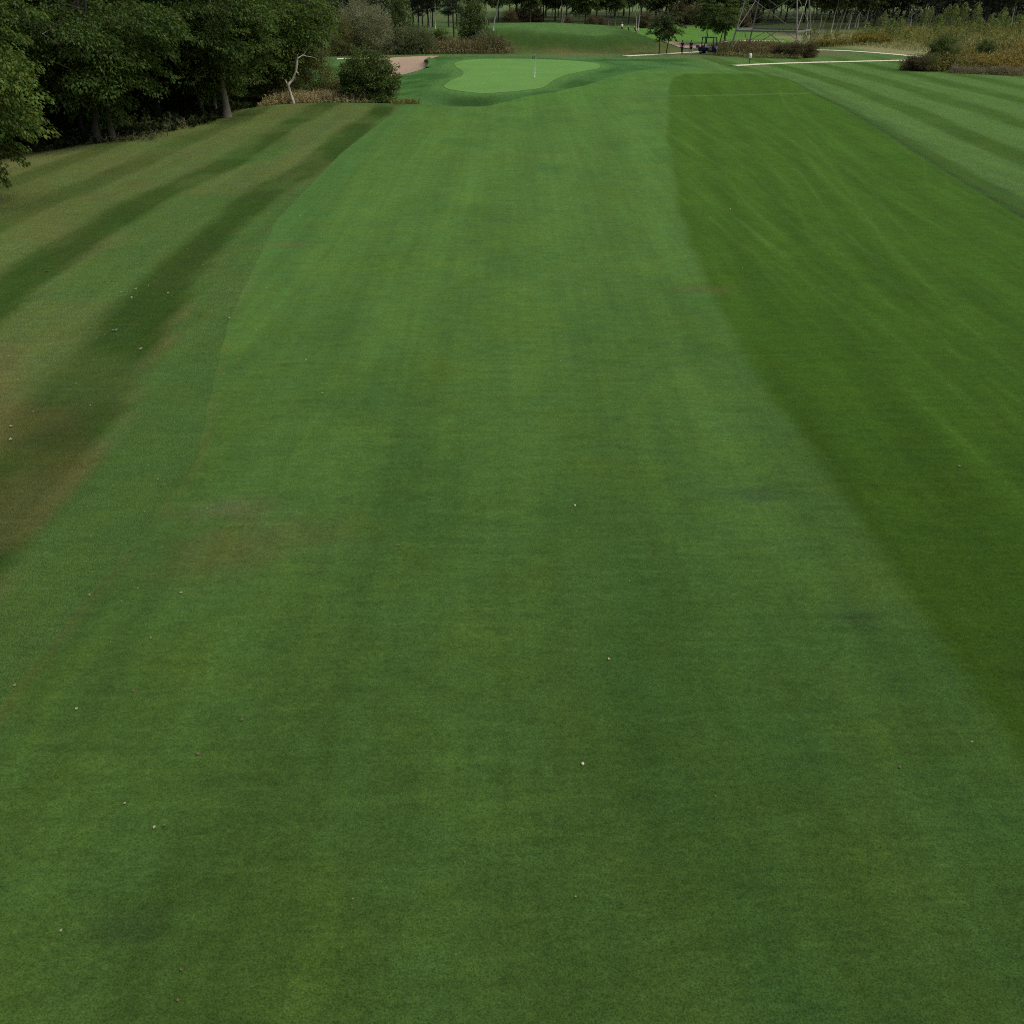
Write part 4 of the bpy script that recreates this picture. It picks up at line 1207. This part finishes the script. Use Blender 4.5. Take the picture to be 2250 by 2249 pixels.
# ------------------------------------------------------------------ fallen leaves and bits on the grass
def leaf_thing(mat, size, seed, curl):
    rng = np.random.default_rng(seed); n = 9
    V = [(0, 0, .004)]
    for i in range(n * 2):
        t = 2 * math.pi * i / (n * 2)
        r = size * (.5 if i % 2 == 0 else .36) * (.8 + .4 * rng.random())
        V.append((math.cos(t) * r, math.sin(t) * r * .75, .004 + curl * size * (r / size) ** 2 * (1 + math.sin(t * 2 + seed))))
    F = [(0, 1 + i, 1 + (i + 1) % (n * 2)) for i in range(n * 2)]
    me = bpy.data.meshes.new('fallen_leaf'); me.from_pydata(V, [], F); me.materials.append(M[mat]); me.update()
    return me
lv = {k: [leaf_thing(k, 1.0, i, c) for i, c in enumerate((.25, .6))] for k in ('pale_leaf', 'dry_leaf', 'brown_leaf')}
flv = {'pale_leaf': [], 'dry_leaf': [], 'brown_leaf': []}
z1 = lambda a, b: (a / 2.414, 300 + b / 2.414)
z4 = lambda a, b: (a / 2.414, 1000 + b / 2.414)
LEAVES = [(*z1(250, 718), 'pale_leaf', .24), (*z1(612, 1033), 'pale_leaf', .26), (*z1(748, 1130), 'pale_leaf', .18), (*z1(1220, 968), 'pale_leaf', .16), (*z1(60, 1540), 'pale_leaf', .15), (*z1(60, 1613), 'pale_leaf', .16), (*z1(513, 1252), 'pale_leaf', .11),
          (*z1(720, 812), 'pale_leaf', .16), (*z1(893, 833), 'pale_leaf', .14), (*z1(790, 795), 'pale_leaf', .1), (*z1(700, 858), 'dry_leaf', .14), (*z1(1030, 482), 'pale_leaf', .13), (*z1(990, 600), 'pale_leaf', .13), (*z1(1080, 685), 'pale_leaf', .12), (*z1(840, 1823), 'pale_leaf', .07), (*z1(195, 540), 'pale_leaf', .13),
          (*z1(1415, 806), 'pale_leaf', .09), (*z1(1710, 1366), 'dry_leaf', .11), (*z1(402, 1315), 'pale_leaf', .09), (*z1(180, 1465), 'pale_leaf', .09), (*z1(45, 1170), 'pale_leaf', .11), (*z1(95, 1295), 'pale_leaf', .09), (*z1(643, 828), 'pale_leaf', .1), (*z1(1325, 608), 'pale_leaf', .09), (*z1(1625, 1187), 'dry_leaf', .08),
          (*z4(80, 1225), 'dry_leaf', .06), (*z4(408, 1350), 'dry_leaf', .07), (*z4(710, 1255), 'brown_leaf', .08), (*z4(1052, 1588), 'brown_leaf', .09), (*z4(1285, 1410), 'brown_leaf', .08), (*z4(962, 735), 'dry_leaf', .075), (*z4(735, 713), 'pale_leaf', .05), (*z4(840, 132), 'pale_leaf', .06),
          (135, 2047, 'pale_leaf', .06), (340, 1820, 'dry_leaf', .08), (362, 1816, 'brown_leaf', .07), (400, 2132, 'brown_leaf', .07), (393, 2200, 'brown_leaf', .06), (275, 1767, 'dry_leaf', .05), (1978, 1688, 'brown_leaf', .085), (2135, 1632, 'dry_leaf', .045), (1338, 1450, 'dry_leaf', .07), (877, 1200, 'brown_leaf', .08), (2108, 1026, 'pale_leaf', .11), (1265, 1972, 'pale_leaf', .04), (1232, 795, 'pale_leaf', .07), (1605, 460, 'dry_leaf', .13), (1630, 590, 'dry_leaf', .12)]
for i, (u, v, k, s) in enumerate(LEAVES):
    x, y = G(u, v)
    o = obj('fallen_leaf', lv[k][i % 2], None, (x, y, tz(x, y) + .03))
    o.rotation_euler = (rnd.uniform(-.2, .2), rnd.uniform(-.2, .2), rnd.uniform(0, 6)); o.scale = (s * .7, s * .7, s * .7)
    flv[k].append(o)
for k, d in (('pale_leaf', 'pale dry leaf lying on the left grass'), ('dry_leaf', 'tan curled leaf lying on the mown grass'), ('brown_leaf', 'brown curled leaf lying on the near fairway')):
    for i, o in enumerate(sorted(flv[k], key=lambda o: o.location.y)):
        tag(o, d + ', ' + ordw(i) + ' nearest of its colour', 'leaf', 'fallen leaves on the grass')
rl = np.random.default_rng(77); C = []
for i in range(230):
    left = i < 205
    y = 12 + 50 * rl.random() ** 1.3 if left else 7 + 45 * rl.random() ** 1.5
    x = ip(STRL, y) + 3 - abs(rl.normal(0, 5)) if left else rl.uniform(-9, 16) * min(1, y / 16)
    C.append((x, y, tz(x, y) + .03))
C = np.array(C)
D = rl.normal(0, 1, C.shape); D[:, 2] *= .15
V, F = leaf_quads(rl, C, D, .022 + .035 * rl.random(len(C)) * np.minimum(1, C[:, 1] / 25), .6)
tag(obj('leaf_litter', mesh_np('leaf_litter', V, F, M['straw'], leaf_tints(rl, len(C), (.32, .29, .19), .45, .1))), kind='stuff')

# ------------------------------------------------------------------ golf cart
def golf_cart(loc, rz, label):
    e = empty('golf_cart', loc, rz)                       # front towards local +x
    def prism(name, prof, w, mat, par=e, y0=0.0, bevel=.03):
        n = len(prof); V = [(x, y0 - w / 2, z) for x, z in prof] + [(x, y0 + w / 2, z) for x, z in prof]
        F = [tuple(range(n)), tuple(range(2 * n - 1, n - 1, -1))] + [(i, i + n, (i + 1) % n + n, (i + 1) % n) for i in range(n)]
        me = bpy.data.meshes.new(name); me.from_pydata(V, [], F); me.materials.append(M[mat]); me.update()
        bm = bmesh.new(); bm.from_mesh(me); bmesh.ops.recalc_face_normals(bm, faces=bm.faces); bm.to_mesh(me); bm.free()
        o = obj(name, me, par)
        if bevel:
            b = o.modifiers.new('bevel', 'BEVEL'); b.width = bevel; b.segments = 2
        return o
    prism('chassis', [(-1.25, .30), (1.15, .30), (1.2, .42), (-1.25, .45)], 1.05, 'black')
    prism('front_cowl', [(.55, .42), (1.28, .40), (1.32, .58), (1.10, .82), (.72, .98), (.60, .95)], 1.18, 'navy', bevel=.06)
    prism('rear_body', [(-1.30, .45), (-.25, .45), (-.25, .72), (-.55, .80), (-1.30, .80)], 1.20, 'navy', bevel=.06)
    prism('cargo_bed', [(-1.62, .72), (-.85, .72), (-.85, 1.0), (-.90, 1.0), (-.92, .80), (-1.58, .80), (-1.60, 1.0), (-1.65, 1.0)], 1.16, 'black', bevel=.01)
    prism('seat', [(-.50, .74), (.12, .74), (.14, .86), (-.50, .86)], 1.05, 'seat', bevel=.05)
    prism('seat_back', [(-.56, .86), (-.44, .86), (-.52, 1.30), (-.62, 1.30)], 1.02, 'seat', bevel=.04)
    prism('dashboard', [(.55, .90), (.72, .95), (.66, 1.08), (.56, 1.06)], 1.05, 'black', bevel=.02)
    prism('floor', [(-.25, .38), (.62, .38), (.62, .43), (-.25, .43)], 1.1, 'black', bevel=0)
    prism('roof', [(-.95, 1.92), (.78, 1.90), (.80, 1.95), (.70, 1.99), (-.88, 2.01), (-.97, 1.97)], 1.22, 'black', bevel=.02)
    for sy in (-1, 1):
        MB().bar((.82, sy * .53, .92), (.68, sy * .53, 1.92), .085).build('roof_post', M['black'], e)
        MB().bar((-.86, sy * .53, .80), (-.82, sy * .53, 1.95), .085).build('roof_post', M['black'], e)
        MB().lathe([(0, .0), (.07, .0), (.07, .04), (0, .05)], 10, (0, 0, 0), 'Z').build('headlight', M['white'], e, True)
        o = e.children[-1]; o.location = (1.27, sy * .42, .62); o.rotation_euler = (0, math.radians(75), 0)
        for x in (-.86, .90):
            w = empty('wheel', (0, 0, 0)); w.parent = e; w.location = (x, sy * .52, .24)
            MB().lathe([(.12, -.10), (.22, -.10), (.24, -.07), (.24, .07), (.22, .10), (.12, .10)], 18, axis='Y').build('tyre', M['rubber'], w, True)
            MB().lathe([(0, .085 * sy), (.08, .085 * sy), (.13, .06 * sy), (.13, -.06 * sy)], 14, axis='Y').build('rim', M['rim'], w, True)
    ring = [(.40 + .03 * math.sin(t) * .5, -.28 + .17 * math.cos(t), 1.12 + .15 * math.sin(t)) for t in [2 * math.pi * i / 14 for i in range(15)]]
    MB().tube(ring, .014, 6, False).bar((.40, -.28, 1.12), (.60, -.28, .98), .03).build('steering_wheel', M['black'], e)
    gm, nt, out = new_mat('clear_screen')
    g1 = N(nt, 'ShaderNodeBsdfTransparent'); g2 = N(nt, 'ShaderNodeBsdfGlossy'); g2.inputs['Roughness'].default_value = .1
    mx = N(nt, 'ShaderNodeMixShader'); mx.inputs[0].default_value = .12
    nt.links.new(g1.outputs[0], mx.inputs[1]); nt.links.new(g2.outputs[0], mx.inputs[2]); nt.links.new(mx.outputs[0], out.inputs[0])
    M['screen'] = gm
    MB().bar((.80, 0, .98), (.69, 0, 1.86), 1.0, .012).build('windscreen', gm, e)
    return tag(e, label, 'golf cart')
p = GP(1557, 119)
ct = golf_cart((p.x, p.y, p.z), math.radians(-32), 'dark navy golf cart with roof parked beside the cart path')

ct.scale = (1.12, 1.12, 1.12)

# ------------------------------------------------------------------ people
def skin_mesh(name, J, E, mat, parent, sub=1, root=0):
    names = list(J)
    me = bpy.data.meshes.new(name)
    me.from_pydata([J[k][0] for k in names], [(names.index(a), names.index(b)) for a, b in E], [])
    o = obj(name, me, parent)
    o.modifiers.new('skin', 'SKIN')
    if not me.skin_vertices:
        me.attributes.new('skin_vertex', 'FLOAT', 'POINT')
        bpy.context.view_layer.objects.active = o
        bpy.ops.mesh.customdata_skin_add()
    for i, k in enumerate(names):
        r = J[k][1]; r = r if hasattr(r, '__len__') else (r, r)
        me.skin_vertices[0].data[i].radius = r
        me.skin_vertices[0].data[i].use_root = (i == root)
    sm = o.modifiers.new('sub', 'SUBSURF'); sm.levels = sub; sm.render_levels = sub
    me.materials.append(M[mat])
    for p_ in o.modifiers:
        if p_.type == 'SKIN':
            p_.use_smooth_shade = True
    return o

def person(loc, rz, top, bottom, label, stride=.12, hat=None, bend=0.0, long_legs=False, arm=.12):
    e = empty('person', loc, rz)                          # faces local -y
    b = bend
    J = {'pelvis': ((0, 0, .95), (.15, .11)), 'waist': ((0, -.25 * b, 1.10), (.135, .10)), 'chest': ((0, -.9 * b, 1.32 - .1 * b), (.165, .115)), 'collar': ((0, -1.2 * b, 1.46 - .2 * b), (.10, .085)), 'neck': ((0, -1.35 * b - .01, 1.53 - .22 * b), .055), 'head': ((0, -1.45 * b - .02, 1.62 - .25 * b), (.085, .10)), 'crown': ((0, -1.5 * b - .01, 1.70 - .25 * b), (.078, .088))}
    E = [('pelvis', 'waist'), ('waist', 'chest'), ('chest', 'collar'), ('collar', 'neck'), ('neck', 'head'), ('head', 'crown')]
    for s, n in ((-1, 'L'), (1, 'R')):
        st = s * stride
        J.update({'hip' + n: ((s * .095, 0, .88), .095), 'knee' + n: ((s * .10, -st * .6 - .02, .49), .062), 'ank' + n: ((s * .10, -st + .02, .09), .042), 'toe' + n: ((s * .115, -st - .13, .035), .035)})
        cx, cy, cz = J['chest'][0]
        J.update({'sho' + n: ((s * .19, cy + .01, cz + .09), .062), 'elb' + n: ((s * .245, cy + s * arm * .5 + .03, cz - .18), .044), 'wri' + n: ((s * .25, cy + s * arm - .08, cz - .42), .032), 'palm' + n: ((s * .245, cy + s * arm - .10, cz - .50), (.022, .036))})
        E += [('pelvis', 'hip' + n), ('hip' + n, 'knee' + n), ('knee' + n, 'ank' + n), ('ank' + n, 'toe' + n), ('collar', 'sho' + n), ('sho' + n, 'elb' + n), ('elb' + n, 'wri' + n), ('wri' + n, 'palm' + n)]
        wx, wy, wz = J['palm' + n][0]
        for q, (dx, L) in enumerate(((-.028, .070), (-.010, .080), (.010, .076), (.028, .062))):
            J['f%d%s' % (q, n)] = ((wx, wy + dx, wz - .045), .0085)
            J['t%d%s' % (q, n)] = ((wx - s * .018, wy + dx * 1.1, wz - .03 - L), .0075)
            E += [('palm' + n, 'f%d%s' % (q, n)), ('f%d%s' % (q, n), 't%d%s' % (q, n))]
        J['th' + n] = ((wx - s * .012, wy - .055, wz - .03), .009); E += [('palm' + n, 'th' + n)]
    body = skin_mesh('body', J, E, 'skin', e)
    g = lambda k, f: (J[k][0], tuple(v * f for v in J[k][1]) if hasattr(J[k][1], '__len__') else J[k][1] * f)
    mid = lambda a, b_, t, r: (tuple(Vector(J[a][0]).lerp(Vector(J[b_][0]), t)), r)
    JS = {k: g(k, 1.17) for k in ('pelvis', 'waist', 'chest', 'collar')}
    JS['pelvis'] = ((0, 0, .96), (.175, .135))
    ES = [('pelvis', 'waist'), ('waist', 'chest'), ('chest', 'collar')]
    for n in 'LR':
        JS['sho' + n] = g('sho' + n, 1.25); JS['sl' + n] = mid('sho' + n, 'elb' + n, .75, .062)
        ES += [('collar', 'sho' + n), ('sho' + n, 'sl' + n)]
    skin_mesh('shirt', JS, ES, top, e)
    JT = {'pelvis': ((0, 0, .97), (.165, .13))}; ET = []
    for n in 'LR':
        JT['hip' + n] = g('hip' + n, 1.14)
        JT['lg' + n] = mid('knee' + n, 'ank' + n, .85, .062) if long_legs else mid('hip' + n, 'knee' + n, .92, .088)
        if long_legs:
            JT['kn' + n] = g('knee' + n, 1.2); ET += [('pelvis', 'hip' + n), ('hip' + n, 'kn' + n), ('kn' + n, 'lg' + n)]
        else:
            ET += [('pelvis', 'hip' + n), ('hip' + n, 'lg' + n)]
    skin_mesh('trousers' if long_legs else 'shorts', JT, ET, bottom, e)
    hx, hy, hz = J['crown'][0]
    MB().lathe([(0, hz + .105), (.05, hz + .098), (.088, hz + .06), (.102, hz), (.098, hz - .06), (.07, hz - .09)], 14, (hx, hy + .016, 0)).build('hair', M['hair'], e, True)
    if hat:
        MB().lathe([(0, hz + .125), (.06, hz + .115), (.10, hz + .07), (.112, hz + .02)], 14, (hx, hy + .008, 0)).box((hx, hy - .14, hz + .025), (.15, .13, .012)).build('cap', M[hat], e)
    for s in (-1, 1):
        MB().lathe([(0, .012), (.012, .006), (.014, 0), (0, -.004)], 8, (0, 0, 0)).build('eye', M['black'], body, True)
        o = body.children[-1]; o.location = (hx + s * .034, hy - .095, hz - .05); o.rotation_euler = (math.pi / 2, 0, 0)
    MB().bar((hx, hy - .085, hz - .05), (hx, hy - .118, hz - .09), .022).build('nose', M['skin'], body, True)
    MB().box((hx, hy - .093, hz - .125), (.045, .012, .010)).build('mouth', M['cloth_maroon'], body)
    for n in 'LR':
        a, t_ = Vector(J['ank' + n][0]), Vector(J['toe' + n][0])
        MB().tube([a + Vector((0, .04, -.05)), a + Vector((0, -.02, -.045)), t_ + Vector((0, .0, .005)), t_ + Vector((0, -.05, 0))], [.045, .052, .045, .02], 8).build('shoe', M['white' if not long_legs else 'black'], e, True)
    return tag(e, label, 'person')

p = GP(1498, 119)
person(p, math.radians(160), 'cloth_black', 'cloth_black', 'person in black top and dark trousers walking along the cart path, left of two', .16, 'cloth_black', 0, True)
p = GP(1517, 118.5)
person(p, math.radians(175), 'cloth_maroon', 'cloth_black', 'person in dark maroon top and dark shorts walking beside the cart, right of two', .14)
p = GP(1366.5, 71.5)
person(p, math.radians(200), 'cloth_white', 'cloth_black', 'person in a white shirt and dark shorts standing on the raised far green', .10, 'cloth_white', .10)

# ------------------------------------------------------------------ golf bags and trolleys on the far green
def trolley(loc, rz, bagmat, framemat, label):
    e = empty('golf_trolley', loc, rz)
    tilt = Vector((0, .45, .89))
    o = Vector((0, -.15, .18))
    pts = [o, o + tilt * .2, o + tilt * .8, o + tilt * .86]
    MB().tube(pts, [.12, .135, .14, .13], 10).build('golf_bag', M[bagmat], e, True)
    bag = e.children[-1]
    for i in range(5):
        a = o + tilt * .85 + Vector((.05 * math.cos(i * 1.3), .04 * math.sin(i * 1.3), 0)); b = a + tilt * (.22 + .05 * (i % 3))
        MB().tube([a, b], .008, 5).box(b, (.07, .04, .06)).build('club', M['rim'], bag)
    MB().bar(o - Vector((0, 0, .02)), o + tilt * 1.15 + Vector((0, -.10, 0)), .035).bar(o + tilt * 1.15 + Vector((-.14, -.10, 0)), o + tilt * 1.15 + Vector((.14, -.10, 0)), .03).bar((-.32, -.1, .16), (.32, -.1, .16), .03).build('frame', M[framemat], e)
    for s in (-1, 1):
        w = empty('wheel'); w.parent = e; w.location = (s * .33, -.1, .16); w.rotation_euler = (0, 0, math.pi / 2)
        MB().lathe([(.10, -.025), (.16, -.02), (.16, .02), (.10, .025)], 14, axis='Y').build('tyre', M['rubber'], w, True)
        MB().lathe([(0, .02), (.10, .02), (.10, -.02), (0, -.02)], 12, axis='Y').build('rim', M[framemat], w, True)
    return tag(e, label, 'golf trolley')
trolley(GP(1381, 71.5), .4, 'cloth_black', 'rim', 'dark golf bag on a trolley right beside the person in white')
trolley(GP(1396, 72.5), 1.2, 'cloth_black', 'white', 'dark golf bag on a white trolley by the slim trunks on the far green')
trolley(GP(1430, 76), 2.2, 'cloth_grey', 'white', 'white-framed golf trolley farthest right on the raised far green, beside the small dark tree')
